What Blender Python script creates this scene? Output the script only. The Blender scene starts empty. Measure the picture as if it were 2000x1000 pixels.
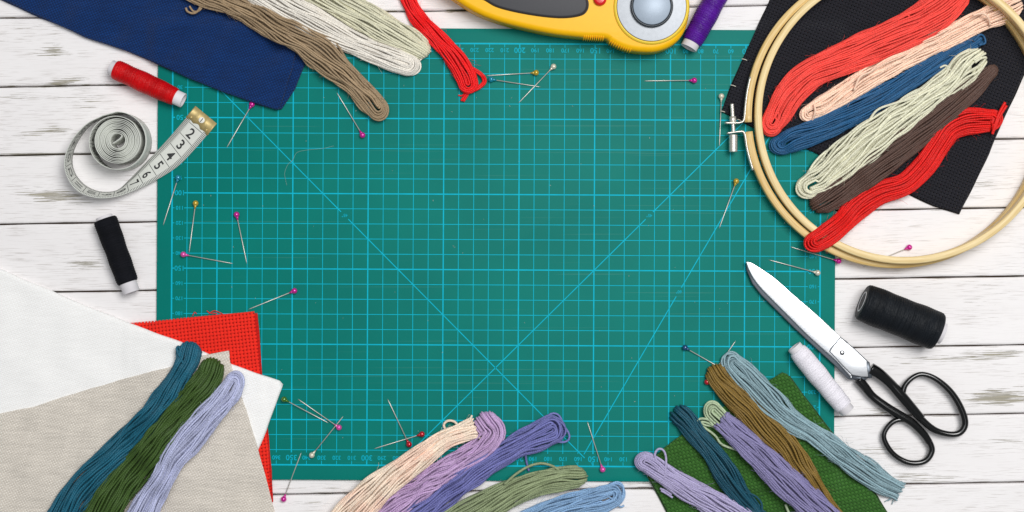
import bpy, math, random
import numpy as np
from mathutils import Vector
from mathutils.geometry import delaunay_2d_cdt

random.seed(7)
rng = np.random.default_rng(7)
scene = bpy.context.scene
COL = scene.collection
MM = 0.001
HCAM = 1150.0          # camera height above the table, mm
PXMM = 2.945           # photo pixels per mm on the mat
ZMAT = 2.5

# ------------------------------------------------------------------ camera, world, lights
cam_d = bpy.data.cameras.new("camera")
cam = bpy.data.objects.new("camera", cam_d)
COL.objects.link(cam)
cam.location = (0, 0, HCAM * MM)
cam_d.sensor_width = 36
cam_d.lens = 36 * (HCAM - ZMAT) / (2000 / PXMM)
cam_d.clip_start = 0.01
cam_d.clip_end = 20
scene.camera = cam

world = bpy.data.worlds.new("World")
scene.world = world
world.use_nodes = True
bg = world.node_tree.nodes["Background"]
bg.inputs[0].default_value = (0.93, 0.97, 1.0, 1)
bg.inputs[1].default_value = 0.22


def area_light(name, loc, target, sx, sy, power, color):
    d = bpy.data.lights.new(name, 'AREA')
    d.shape = 'RECTANGLE'
    d.size, d.size_y, d.energy, d.color = sx, sy, power, color
    o = bpy.data.objects.new(name, d)
    COL.objects.link(o)
    o.location = loc
    o.rotation_euler = (Vector(target) - Vector(loc)).to_track_quat('-Z', 'Y').to_euler()
    return o


area_light("softbox_key", (0.6, 0.62, 1.95), (0.0, 0.0, 0.0), 0.9, 0.9, 29.5, (1.0, 0.99, 0.972))
area_light("softbox_overhead", (0.15, 0.25, 1.9), (0.05, 0.0, 0.0), 1.4, 1.0, 11.0, (0.97, 0.985, 1.0))

scene.view_settings.view_transform = 'Standard'
scene.view_settings.look = 'None'
scene.view_settings.exposure = 0.0
scene.view_settings.gamma = 1.0
scene.view_settings.use_curve_mapping = False
scene.cycles.max_bounces = 8
scene.cycles.transparent_max_bounces = 16


# ------------------------------------------------------------------ helpers: space
def kz(z):
    return (HCAM - z) / (HCAM - ZMAT) / PXMM


def P(px, py, z=ZMAT):
    """photo pixel + height (mm) -> mm on the table, seen from straight above"""
    k = kz(z)
    return ((px - 1000.0) * k, (500.0 - py) * k)


def PA(pts, z=ZMAT):
    a = np.array(pts, float)
    k = kz(np.asarray(z, float))
    return np.stack([(a[:, 0] - 1000) * k, (500 - a[:, 1]) * k], 1)


def sdist(p, poly):
    """signed distance to a polygon, positive inside"""
    p = np.asarray(p, float)
    poly = np.asarray(poly, float)
    a, b = poly, np.roll(poly, -1, 0)
    best = np.full(len(p), 1e9)
    inside = np.zeros(len(p), bool)
    for i in range(len(a)):
        ab = b[i] - a[i]
        t = np.clip(((p - a[i]) @ ab) / max(ab @ ab, 1e-12), 0, 1)
        d = np.hypot(*(p - (a[i] + t[:, None] * ab)).T)
        best = np.minimum(best, d)
        cond = (a[i, 1] > p[:, 1]) != (b[i, 1] > p[:, 1])
        with np.errstate(divide='ignore', invalid='ignore'):
            xi = a[i, 0] + (p[:, 1] - a[i, 1]) / (b[i, 1] - a[i, 1]) * ab[0]
        inside ^= cond & (p[:, 0] < xi)
    return np.where(inside, best, -best)


MAT_C = np.array(P(968.8, 497.6))
MAT_ROT = math.radians(-0.31)
_c, _s = math.cos(MAT_ROT), math.sin(MAT_ROT)


def mat_local(x, y):
    """local mat coords (mm from its centre) -> table mm"""
    return MAT_C[0] + _c * x - _s * y, MAT_C[1] + _s * x + _c * y


MAT_POLY = np.array([mat_local(*q) for q in ((-225, -150), (225, -150), (225, 150), (-225, 150))])
LAYERS = []


def height(p):
    p = np.atleast_2d(np.asarray(p, float))
    d = sdist(p, MAT_POLY)
    z = ZMAT * np.clip(1 + d / 7.0, 0, 1)
    for poly, t in LAYERS:
        d = sdist(p, poly)
        z = z + t * np.clip(1 + d / (1.6 * t), 0, 1)
    return z


def catmull(pts, n_per=12):
    p = np.asarray(pts, float)
    p = np.vstack([2 * p[0] - p[1], p, 2 * p[-1] - p[-2]])
    out = []
    for i in range(1, len(p) - 2):
        t = np.linspace(0, 1, n_per, endpoint=False)[:, None]
        a, b, c, d = p[i - 1], p[i], p[i + 1], p[i + 2]
        out.append(0.5 * (2 * b + (c - a) * t + (2 * a - 5 * b + 4 * c - d) * t ** 2 + (3 * b - a - 3 * c + d) * t ** 3))
    out.append(p[-2][None])
    return np.vstack(out)


def resample(p, ds, dims=2):
    seg = np.linalg.norm(np.diff(p[:, :dims], axis=0), axis=1)
    s = np.concatenate([[0], np.cumsum(seg)])
    n = max(2, int(round(s[-1] / ds)) + 1)
    t = np.linspace(0, s[-1], n)
    return np.stack([np.interp(t, s, p[:, i]) for i in range(p.shape[1])], 1), t


def smooth(a, k):
    k = int(k)
    if k < 1:
        return a
    w = np.hanning(2 * k + 3)[1:-1]
    w /= w.sum()
    return np.convolve(np.pad(a, k, mode='edge'), w, 'valid')


def smoothstep(a, b, x):
    t = np.clip((x - a) / (b - a), 0, 1)
    return t * t * (3 - 2 * t)


# ------------------------------------------------------------------ helpers: objects
def mesh_data(name, verts, faces, mat=None, shade=True, tone=None, attrs=None):
    """verts in metres; faces = list of index arrays (n,3)/(n,4) or a list of tuples"""
    me = bpy.data.meshes.new(name)
    verts = np.asarray(verts, np.float32)
    if isinstance(faces, np.ndarray):
        faces = [faces]
    if len(faces) and isinstance(faces[0], np.ndarray):
        loops = np.concatenate([f.ravel() for f in faces]).astype(np.int32)
        tot = np.concatenate([np.full(len(f), f.shape[1]) for f in faces]).astype(np.int32)
    else:
        loops = np.array([i for f in faces for i in f], np.int32)
        tot = np.array([len(f) for f in faces], np.int32)
    me.vertices.add(len(verts))
    me.vertices.foreach_set("co", verts.ravel())
    me.loops.add(len(loops))
    me.loops.foreach_set("vertex_index", loops)
    me.polygons.add(len(tot))
    me.polygons.foreach_set("loop_start", np.concatenate([[0], np.cumsum(tot)[:-1]]).astype(np.int32))
    me.polygons.foreach_set("loop_total", tot)
    me.update(calc_edges=True)
    me.validate()
    if shade:
        me.polygons.foreach_set("use_smooth", np.ones(len(me.polygons), bool))
    if tone is not None:
        at = me.attributes.new("tone", 'FLOAT', 'POINT')
        at.data.foreach_set("value", np.asarray(tone, np.float32))
    for k, v in (attrs or {}).items():
        at = me.attributes.new(k, 'FLOAT', 'POINT')
        at.data.foreach_set("value", np.asarray(v, np.float32))
    if mat:
        me.materials.append(mat)
    return me


def tag(o, label=None, cat=None, group=None, kind=None):
    for k, v in (("label", label), ("category", cat), ("group", group), ("kind", kind)):
        if v:
            o[k] = v
    return o


def empty(name, loc, label, cat, group=None, rz=0.0):
    o = bpy.data.objects.new(name, None)
    o.empty_display_size = 0.01
    COL.objects.link(o)
    o.location = [c * MM for c in loc]
    o.rotation_euler = (0, 0, rz)
    return tag(o, label, cat, group)


def obj(name, verts, faces, mat, parent=None, origin=None, **kw):
    """verts in table mm. A part keeps its parent's origin; a thing gets its own base point."""
    v = np.asarray(verts, float)
    if parent is not None:
        origin = np.zeros(3)
        q = parent
        while q is not None:
            origin = origin + np.array(q.location) / MM
            q = q.parent
    elif origin is None:
        origin = np.array([(v[:, 0].min() + v[:, 0].max()) / 2, (v[:, 1].min() + v[:, 1].max()) / 2, v[:, 2].min()])
    me = mesh_data(name, (v - origin) * MM, faces, mat, **kw)
    o = bpy.data.objects.new(name, me)
    COL.objects.link(o)
    if parent is not None:
        o.parent = parent
    else:
        o.location = [c * MM for c in origin]
    return o


def tubes(paths, r, nside=6, caps=True):
    """paths (S,M,3), r scalar or (S,M): one tube per path by parallel transport"""
    paths = np.asarray(paths, float)
    if paths.ndim == 2:
        paths = paths[None]
    S, M, _ = paths.shape
    r = np.broadcast_to(np.asarray(r, float), (S, M)) if np.ndim(r) != 1 else np.broadcast_to(np.asarray(r)[None], (S, M))
    T = np.gradient(paths, axis=1)
    T /= np.linalg.norm(T, axis=2, keepdims=True) + 1e-12
    U = np.empty_like(T)
    ref = np.tile(np.array([0.05, 0.03, 1.0]), (S, 1))
    vert = np.abs(T[:, 0, 2]) > 0.9
    ref[vert] = (1, 0.1, 0)
    u = ref - (ref * T[:, 0]).sum(1, keepdims=True) * T[:, 0]
    u /= np.linalg.norm(u, axis=1, keepdims=True)
    for i in range(M):
        u = u - (u * T[:, i]).sum(1, keepdims=True) * T[:, i]
        u /= np.linalg.norm(u, axis=1, keepdims=True) + 1e-12
        U[:, i] = u
    B = np.cross(T, U)
    ang = np.arange(nside) / nside * 2 * np.pi
    V = paths[:, :, None] + r[:, :, None, None] * (np.cos(ang)[None, None, :, None] * U[:, :, None] + np.sin(ang)[None, None, :, None] * B[:, :, None])
    idx = np.arange(S * M * nside).reshape(S, M, nside)
    a, b = idx[:, :-1], idx[:, 1:]
    F = np.stack([a, np.roll(a, -1, 2), np.roll(b, -1, 2), b], -1).reshape(-1, 4)
    faces = [F]
    if caps:
        faces = [F] + [idx[:, 0, ::-1].reshape(S, nside), idx[:, -1].reshape(S, nside)]
    return V.reshape(-1, 3), faces


def join(parts):
    vs, fs, n = [], [], 0
    for v, f in parts:
        v = np.asarray(v, float)
        vs.append(v)
        if isinstance(f, np.ndarray):
            f = [f]
        for g in f:
            fs.append(np.asarray(g) + n if isinstance(g, np.ndarray) else np.array([g]) + n)
        n += len(v)
    return np.vstack(vs), fs


def prism(poly, z0, z1, bevel=0.0, steps=3):
    """extruded outline (mm) with a rounded top edge"""
    poly = np.asarray(poly, float)
    if 0.5 * np.sum(poly[:, 0] * np.roll(poly[:, 1], -1) - np.roll(poly[:, 0], -1) * poly[:, 1]) < 0:
        poly = poly[::-1]
    n = len(poly)
    e = np.roll(poly, -1, 0) - np.roll(poly, 1, 0)
    e /= np.linalg.norm(e, axis=1, keepdims=True) + 1e-9
    nin = np.stack([-e[:, 1], e[:, 0]], 1)
    rings = [(poly, z0)]
    if bevel > 0:
        for i in range(steps + 1):
            a = i / steps * math.pi / 2
            rings.append((poly + nin * bevel * (1 - math.cos(a)), z1 - bevel + bevel * math.sin(a)))
    else:
        rings.append((poly, z1))
    V = np.vstack([np.c_[p, np.full(n, z)] for p, z in rings])
    F = []
    for k in range(len(rings) - 1):
        i = np.arange(n)
        j = (i + 1) % n
        F.append(np.stack([k * n + i, k * n + j, (k + 1) * n + j, (k + 1) * n + i], 1))
    # cap by triangulation
    top = rings[-1][0]
    tri = cap_tris(top)
    F.append(tri + (len(rings) - 1) * n)
    F.append(cap_tris(poly)[:, ::-1])
    return V, F


def cap_tris(poly):
    from mathutils.geometry import tessellate_polygon
    t = tessellate_polygon([[Vector((p[0], p[1], 0)) for p in poly]])
    a = np.array(t, int).reshape(-1, 3)
    v = poly[a]
    area = (v[:, 1, 0] - v[:, 0, 0]) * (v[:, 2, 1] - v[:, 0, 1]) - (v[:, 2, 0] - v[:, 0, 0]) * (v[:, 1, 1] - v[:, 0, 1])
    a[area < 0] = a[area < 0][:, ::-1]
    return a


def lathe(profile, axis0, axis1, nseg=48, closed_ends=True, up=(0, 0, 1)):
    """profile [(t mm along axis from axis0, radius)]"""
    a0, a1 = np.array(axis0, float), np.array(axis1, float)
    d = (a1 - a0) / np.linalg.norm(a1 - a0)
    u = np.array(up, float)
    if abs(d @ u) > 0.95:
        u = np.array([1.0, 0, 0])
    u = u - (u @ d) * d
    u /= np.linalg.norm(u)
    w = np.cross(d, u)
    ang = np.arange(nseg) / nseg * 2 * np.pi
    pr = np.asarray(profile, float)
    if pr.ndim == 2:
        R = np.repeat(pr[:, 1:2], nseg, 1)
        t = pr[:, 0]
    V = a0 + t[:, None, None] * d + R[:, :, None] * (np.cos(ang)[None, :, None] * u + np.sin(ang)[None, :, None] * w)
    m = len(t)
    idx = np.arange(m * nseg).reshape(m, nseg)
    a, b = idx[:-1], idx[1:]
    F = [np.stack([a, b, np.roll(b, -1, 1), np.roll(a, -1, 1)], -1).reshape(-1, 4)]
    if closed_ends:
        F += [idx[0][None], idx[-1][::-1][None]]
    return V.reshape(-1, 3), F


def lathe_r(t, R, axis0, axis1):
    """lathe with a radius per (t, angle)"""
    a0, a1 = np.array(axis0, float), np.array(axis1, float)
    d = (a1 - a0) / np.linalg.norm(a1 - a0)
    u = np.array([0, 0, 1.0]) - d[2] * d
    u /= np.linalg.norm(u)
    w = np.cross(d, u)
    m, n = R.shape
    ang = np.arange(n) / n * 2 * np.pi
    V = a0 + t[:, None, None] * d + R[:, :, None] * (np.cos(ang)[None, :, None] * u + np.sin(ang)[None, :, None] * w)
    idx = np.arange(m * n).reshape(m, n)
    a, b = idx[:-1], idx[1:]
    F = [np.stack([a, b, np.roll(b, -1, 1), np.roll(a, -1, 1)], -1).reshape(-1, 4), idx[0][None], idx[-1][::-1][None]]
    return V.reshape(-1, 3), F


def sphere(c, r, nu=20, nv=12, sz=1.0):
    V, F = [], []
    for i in range(nv + 1):
        th = math.pi * i / nv
        for j in range(nu):
            ph = 2 * math.pi * j / nu
            V.append((c[0] + r * math.sin(th) * math.cos(ph), c[1] + r * math.sin(th) * math.sin(ph), c[2] + sz * r * math.cos(th)))
    for i in range(nv):
        for j in range(nu):
            a, b = i * nu + j, i * nu + (j + 1) % nu
            F.append((a, a + nu, b + nu, b))
    return np.array(V), [np.array(F)]


_text_cache = {}


def text2d(s):
    """flat lettering: vertices (n,2) with cap height 1, centred, and polygons"""
    if s in _text_cache:
        return _text_cache[s]
    cu = bpy.data.curves.new("lettering", 'FONT')
    cu.body = s
    cu.size = 1.0
    cu.resolution_u = 4
    cu.offset = 0.018
    o = bpy.data.objects.new("lettering", cu)
    COL.objects.link(o)
    dg = bpy.context.evaluated_depsgraph_get()
    me = bpy.data.meshes.new_from_object(o.evaluated_get(dg))
    v = np.array([(p.co.x, p.co.y) for p in me.vertices])
    f = [tuple(p.vertices) for p in me.polygons]
    bpy.data.objects.remove(o)
    bpy.data.curves.remove(cu)
    bpy.data.meshes.remove(me)
    lo, hi = v.min(0), v.max(0)
    v = (v - (lo + hi) / 2) / max(hi[1] - lo[1], 1e-6)
    _text_cache[s] = (v, f)
    return v, f


# ------------------------------------------------------------------ helpers: materials
def lin(c):
    c = c / 255.0
    return c / 12.92 if c <= 0.04045 else ((c + 0.055) / 1.055) ** 2.4


def C(r, g, b, k=1.0):
    return tuple(min(0.95, lin(v) * k) for v in (r, g, b)) + (1,)


class NT:
    def __init__(self, name):
        self.mat = bpy.data.materials.new(name)
        self.mat.use_nodes = True
        self.t = self.mat.node_tree
        self.bsdf = self.t.nodes["Principled BSDF"]
        self.out = self.t.nodes["Material Output"]
        self.objc = None

    def node(self, typ, **kw):
        n = self.t.nodes.new(typ)
        for k, v in kw.items():
            setattr(n, k, v)
        return n

    def link(self, a, b):
        self.t.links.new(a, b)

    def put(self, sock, v):
        if isinstance(v, bpy.types.NodeSocket):
            self.link(v, sock)
        else:
            sock.default_value = v

    def m(self, op, a, b=None, c=None, clamp=False):
        n = self.node('ShaderNodeMath', operation=op)
        n.use_clamp = clamp
        self.put(n.inputs[0], a)
        if b is not None:
            self.put(n.inputs[1], b)
        if c is not None:
            self.put(n.inputs[2], c)
        return n.outputs[0]

    def coords(self):
        if self.objc is None:
            self.objc = self.node('ShaderNodeTexCoord').outputs['Object']
        return self.objc

    def mapping(self, scale=(1, 1, 1), rot=(0, 0, 0), loc=(0, 0, 0), src=None):
        n = self.node('ShaderNodeMapping')
        self.link(src or self.coords(), n.inputs[0])
        self.put(n.inputs['Location'], loc)
        n.inputs['Rotation'].default_value = rot
        n.inputs['Scale'].default_value = scale
        return n.outputs[0]

    def noise(self, vec, scale, detail=2.0, rough=0.5):
        n = self.node('ShaderNodeTexNoise')
        self.link(vec, n.inputs['Vector'])
        n.inputs['Scale'].default_value = scale
        n.inputs['Detail'].default_value = detail
        n.inputs['Roughness'].default_value = rough
        return n.outputs['Fac']

    def mix(self, f, a, b):
        n = self.node('ShaderNodeMix', data_type='RGBA')
        self.put(n.inputs[0], f)
        self.put(n.inputs[6], a)
        self.put(n.inputs[7], b)
        return n.outputs[2]

    def rng(self, v, a, b, c, d, smooth_=True):
        n = self.node('ShaderNodeMapRange')
        n.interpolation_type = 'SMOOTHSTEP' if smooth_ else 'LINEAR'
        self.put(n.inputs[0], v)
        for i, x in enumerate((a, b, c, d)):
            self.put(n.inputs[i + 1], x)
        return n.outputs[0]

    def sep(self, v):
        n = self.node('ShaderNodeSeparateXYZ')
        self.link(v, n.inputs[0])
        return n.outputs

    def attr(self, name):
        return self.node('ShaderNodeAttribute', attribute_name=name).outputs['Fac']

    def bump(self, h, strength, dist):
        n = self.node('ShaderNodeBump')
        n.inputs['Strength'].default_value = strength
        n.inputs['Distance'].default_value = dist
        self.link(h, n.inputs['Height'])
        self.link(n.outputs[0], self.bsdf.inputs['Normal'])
        return n

    def set(self, **kw):
        for k, v in kw.items():
            self.put(self.bsdf.inputs[k.replace('_', ' ')], v)
        return self


def plain(name, col, rough=0.5, metal=0.0, noise_amt=0.06, scale=300, bump=0.0, spec=0.5, coat=0.0, **kw):
    n = NT(name)
    f = n.noise(n.coords(), scale, 3)
    k = n.rng(f, 0.3, 0.7, 1 - noise_amt, 1 + noise_amt, False)
    mul = n.node('ShaderNodeVectorMath', operation='SCALE')
    mul.inputs[0].default_value = col[:3]
    n.link(k, mul.inputs['Scale'])
    n.link(mul.outputs[0], n.bsdf.inputs['Base Color'])
    n.set(Roughness=rough, Metallic=metal, Specular_IOR_Level=spec, Coat_Weight=coat)
    if coat:
        n.set(Coat_Roughness=0.08)
    for a, v in kw.items():
        n.bsdf.inputs[a.replace('_', ' ')].default_value = v
    if bump:
        n.bump(f, bump, 0.0002)
    return n.mat


def thread_mat(name, rgb, k=1.25, rough=0.5, sheen=0.03, var=0.2, rgb2=None):
    n = NT(name)
    base = C(*rgb, k)
    t = n.attr("tone")
    f = n.noise(n.coords(), 1300, 2)
    kk = n.m('ADD', n.m('MULTIPLY', t, var), n.rng(f, 0.3, 0.7, 1 - 0.24, 1 + 0.24, False))
    mul = n.node('ShaderNodeVectorMath', operation='SCALE')
    if rgb2:
        g = n.noise(n.mapping(scale=(60, 60, 60)), 1.0, 1)
        n.link(n.mix(n.rng(g, 0.4, 0.6, 0, 1), base, C(*rgb2, k)), mul.inputs[0])
    else:
        mul.inputs[0].default_value = base[:3]
    n.link(kk, mul.inputs['Scale'])
    n.link(mul.outputs[0], n.bsdf.inputs['Base Color'])
    n.set(Roughness=rough, Specular_IOR_Level=0.35, Sheen_Weight=sheen)
    al = n.m('MULTIPLY', n.attr("along"), 2 * math.pi / 1.5)
    ply = n.m('ADD', n.m('MULTIPLY', n.m('SINE', al), n.attr("ca")), n.m('MULTIPLY', n.m('COSINE', al), n.attr("sa")))
    n.bump(n.m('ADD', n.m('MULTIPLY', ply, .24), n.noise(n.coords(), 1800, 2)), 0.6, 0.00035)
    return n.mat


def weave_mat(name, rgb, pitch, angle_deg, k=1.1, hole=0.0, rgb2=None, slub=0.08, bump=0.7, aida=False, rough=0.9, gap=0.0, blot=0.0):
    """plain weave of pitch mm; hole / gap let the light through between the threads"""
    n = NT(name)
    mp = n.mapping(scale=(1000 / pitch,) * 3, rot=(0, 0, math.radians(angle_deg)))
    warp = n.node('ShaderNodeTexNoise')
    n.link(mp, warp.inputs['Vector'])
    warp.inputs['Scale'].default_value = 0.35
    va = n.node('ShaderNodeVectorMath', operation='SUBTRACT')
    n.link(warp.outputs['Color'], va.inputs[0])
    va.inputs[1].default_value = (0.5, 0.5, 0.5)
    vs = n.node('ShaderNodeVectorMath', operation='SCALE')
    n.link(va.outputs[0], vs.inputs[0])
    vs.inputs['Scale'].default_value = 0.35
    vv = n.node('ShaderNodeVectorMath', operation='ADD')
    n.link(mp, vv.inputs[0])
    n.link(vs.outputs[0], vv.inputs[1])
    u, v, _ = n.sep(vv.outputs[0])
    fu, fv = n.m('FRACT', u), n.m('FRACT', v)
    iu, iv = n.m('FLOOR', u), n.m('FLOOR', v)
    A = n.m('SINE', n.m('MULTIPLY', fu, math.pi))
    B = n.m('SINE', n.m('MULTIPLY', fv, math.pi))
    par = n.m('FLOORED_MODULO', n.m('ADD', iu, iv), 2.0)
    hw = n.m('MULTIPLY', A, n.m('MULTIPLY_ADD', B, 0.5, 0.5))
    hf = n.m('MULTIPLY', B, n.m('MULTIPLY_ADD', A, 0.5, 0.5))
    h = n.m('ADD', n.m('MULTIPLY', hw, n.m('SUBTRACT', 1.0, par)), n.m('MULTIPLY', hf, par))
    # each thread has its own dye
    wn = n.node('ShaderNodeTexWhiteNoise', noise_dimensions='2D')
    cmb = n.node('ShaderNodeCombineXYZ')
    n.link(n.m('ADD', n.m('MULTIPLY', iu, n.m('SUBTRACT', 1.0, par)), n.m('MULTIPLY', iv, par)), cmb.inputs[0])
    n.link(par, cmb.inputs[1])
    n.link(cmb.outputs[0], wn.inputs['Vector'])
    streak = n.noise(n.mapping(scale=(1000 / pitch / 14, 1000 / pitch / 1.3, 1), rot=(0, 0, math.radians(angle_deg))), 1.0, 2)
    tone = n.m('ADD', n.m('MULTIPLY', n.m('SUBTRACT', wn.outputs[0], 0.5), slub), n.rng(streak, 0.3, 0.7, 1 - slub, 1 + slub, False))
    if blot:
        tone = n.m('ADD', tone, n.m('MULTIPLY', n.m('SUBTRACT', n.noise(n.coords(), 60, 3), 0.5), blot))
    base = C(*rgb, k)
    col = base
    if rgb2:
        col = n.mix(par, base, C(*rgb2, k))
    mul = n.node('ShaderNodeVectorMath', operation='SCALE')
    if rgb2:
        n.link(col, mul.inputs[0])
    else:
        mul.inputs[0].default_value = base[:3]
    n.link(tone, mul.inputs['Scale'])
    n.link(mul.outputs[0], n.bsdf.inputs['Base Color'])
    n.set(Roughness=rough, Specular_IOR_Level=0.2, Sheen_Weight=0.1)
    n.bump(h, bump, pitch * 0.45 * MM)
    if hole or gap:
        if aida:      # square holes at the corners of the thread blocks
            du = n.m('ABSOLUTE', n.m('SUBTRACT', fu, 0.5))
            dv = n.m('ABSOLUTE', n.m('SUBTRACT', fv, 0.5))
            e = n.m('MINIMUM', du, dv)
            op = n.rng(e, 0.5 - hole * 0.62, 0.5 - hole * 0.42, 1.0, 0.0)
        else:
            e = n.m('MAXIMUM', A, B)
            op = n.rng(e, gap * 0.7, gap * 1.3, 0.0, 1.0)
        n.link(op, n.bsdf.inputs['Alpha'])
    return n.mat


def wood_paint_mat():
    n = NT("painted_wood")
    info = n.node('ShaderNodeObjectInfo').outputs['Random']
    off = n.m('MULTIPLY', info, 37.0)
    cx = n.node('ShaderNodeCombineXYZ')
    n.link(off, cx.inputs[0])
    n.link(off, cx.inputs[1])
    wear = n.attr("wear")
    streak = n.noise(n.mapping(scale=(38, 1700, 1), loc=cx.outputs[0]), 1.0, 5, 0.6)
    broad = n.noise(n.mapping(scale=(14, 90, 1), loc=cx.outputs[0]), 1.0, 3, 0.5)
    fine = n.noise(n.mapping(scale=(55, 2100, 1), loc=cx.outputs[0]), 1.0, 3, 0.6)
    thr = n.m('SUBTRACT', 0.69, n.m('MULTIPLY', wear, 0.25))
    v = n.m('ADD', n.m('MULTIPLY', streak, 0.78), n.m('ADD', n.m('MULTIPLY', broad, 0.22), n.m('MULTIPLY', n.m('SUBTRACT', fine, 0.5), 0.22)))
    f = n.rng(n.m('SUBTRACT', v, thr), 0.0, 0.03, 0.0, 1.0)
    g = n.rng(fine, 0.54, 0.64, 0.0, 0.62)
    g = n.m('MULTIPLY', g, n.rng(broad, 0.36, 0.60, 0.2, 1.0))
    grain = n.noise(n.mapping(scale=(25, 900, 1), loc=cx.outputs[0]), 1.0, 2)
    wood = n.mix(grain, C(104, 98, 82), C(176, 168, 142))
    soft = n.noise(n.mapping(scale=(9, 40, 1), loc=cx.outputs[0]), 1.0, 3)
    paint = n.mix(soft, C(238, 234, 234, 0.98), C(248, 245, 245, 0.98))
    paint = n.mix(g, paint, C(176, 168, 162))
    n.link(n.mix(n.m('MULTIPLY', f, 0.85), paint, wood), n.bsdf.inputs['Base Color'])
    hgt = n.m('SUBTRACT', n.m('MULTIPLY', fine, 0.35), n.m('MULTIPLY', f, 0.9))
    n.bump(hgt, 0.5, 0.0005)
    n.set(Roughness=0.62, Specular_IOR_Level=0.3)
    return n.mat


def hoop_mat(name, c1, c2):
    n = NT(name)
    x, y, z = n.sep(n.coords())
    r = n.m('SQRT', n.m('ADD', n.m('MULTIPLY', x, x), n.m('MULTIPLY', y, y)))
    a = n.m('ARCTAN2', y, x)
    cmb = n.node('ShaderNodeCombineXYZ')
    n.link(n.m('MULTIPLY', r, 1400.0), cmb.inputs[0])
    n.link(n.m('MULTIPLY', a, 5.0), cmb.inputs[1])
    n.link(n.m('MULTIPLY', z, 900.0), cmb.inputs[2])
    f = n.noise(cmb.outputs[0], 1.0, 3)
    n.link(n.mix(n.rng(f, 0.3, 0.7, 0, 1), c1, c2), n.bsdf.inputs['Base Color'])
    n.bump(f, 0.25, 0.0003)
    n.set(Roughness=0.45, Specular_IOR_Level=0.4)
    return n.mat


# ------------------------------------------------------------------ the table of painted planks
WEAR = [(100, 95, 36, 20, .8), (120, 160, 46, 9, .7), (115, 252, 50, 10, .85), (60, 262, 60, 8, .5), (165, 200, 60, 12, .5), (100, 382, 75, 14, .8),
        (170, 515, 52, 14, .9), (60, 511, 22, 6, .4), (910, 22, 70, 6, .6), (1570, 35, 60, 12, .5), (1965, 776, 60, 20, 1.0),
        (1720, 805, 34, 5, .9), (1850, 700, 120, 10, .7), (1690, 640, 30, 6, .4), (1800, 932, 70, 10, .7), (1720, 880, 60, 9, .6),
        (1925, 362, 60, 14, .6), (1900, 590, 70, 10, .5), (640, 955, 80, 5, .6), (1255, 945, 34, 5, .7), (600, 985, 70, 8, .5),
        (1950, 862, 70, 8, .55), (50, 50, 50, 8, .4), (1660, 412, 60, 8, .4), (1900, 445, 80, 10, .45), (220, 640, 40, 8, .3), (300, 240, 30, 8, .5),
        (60, 190, 80, 6, .5), (1800, 560, 120, 6, .4), (1760, 715, 60, 6, .5), (1960, 690, 50, 10, .7), (90, 300, 70, 5, .5)]
TILT = 0.0165
wood = wood_paint_mat()
table = obj("table_surface", *prism([(-460, -480), (460, -480), (460, 480), (-460, 480)], -14, -7.5), plain("table_underside", C(112, 90, 68), 0.9))
tag(table, "white painted plank table top with worn streaks", kind="structure", cat=None)
for i in range(-5, 14):
    y_hi, y_lo = 18.5 + 134.3 * (i - 1), 18.5 + 134.3 * i
    yc = (y_hi + y_lo) / 2
    half = 134.3 / 2 / PXMM - 0.42 - 0.15 * random.random()
    cx_, cy_ = P(1000, yc, 0)
    xs = np.linspace(-440, 440, 300)
    prof = [(-half, -7), (-half, -1.3), (-half + .25, -.5), (-half + .8, -.1)] + [(y, 0.0) for y in np.linspace(-half + 1.6, half - 1.6, 24)] + \
           [(half - .8, -.1), (half - .25, -.5), (half, -1.3), (half, -7)]
    pr = np.array(prof)
    X, Y = np.meshgrid(xs, pr[:, 0], indexing='ij')
    Z = np.repeat(pr[None, :, 1], len(xs), 0).copy()
    edge = np.abs(Y) > half - 1.0
    Y = Y + np.where(edge, 0.16 * np.sin(X * 0.11 + i * 2) * np.sin(X * 0.037 + i), 0)
    px = 1000 + (X * 1.0 + cx_) * PXMM
    py = 500 - (Y + X * TILT + cy_) * PXMM
    wear = np.full(X.shape, 0.10) + 0.10 * np.sin(px * 0.009 + i * 1.7) * np.sin(py * 0.05 + i)
    for (qx, qy, sx, sy, a) in WEAR:
        wear += 1.0 * a * np.exp(-((px - qx) / sx) ** 2 - ((py - qy) / sy) ** 2)
    wear += 0.45 * np.exp(-((half - np.abs(Y)) / 0.9) ** 2) * (0.6 + 0.4 * np.sin(px * 0.02 + 3 * i))
    m, n_ = X.shape
    idx = np.arange(m * n_).reshape(m, n_)
    F = np.stack([idx[:-1, :-1], idx[1:, :-1], idx[1:, 1:], idx[:-1, 1:]], -1).reshape(-1, 4)
    o = bpy.data.objects.new("plank", mesh_data("plank", np.stack([X, Y, Z], -1).reshape(-1, 3) * MM, F, wood, attrs={"wear": wear.ravel()}))
    COL.objects.link(o)
    o.parent = table
    o.location = (cx_ * MM - table.location[0], cy_ * MM - table.location[1], -table.location[2])
    o.rotation_euler = (0, 0, TILT)

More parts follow.
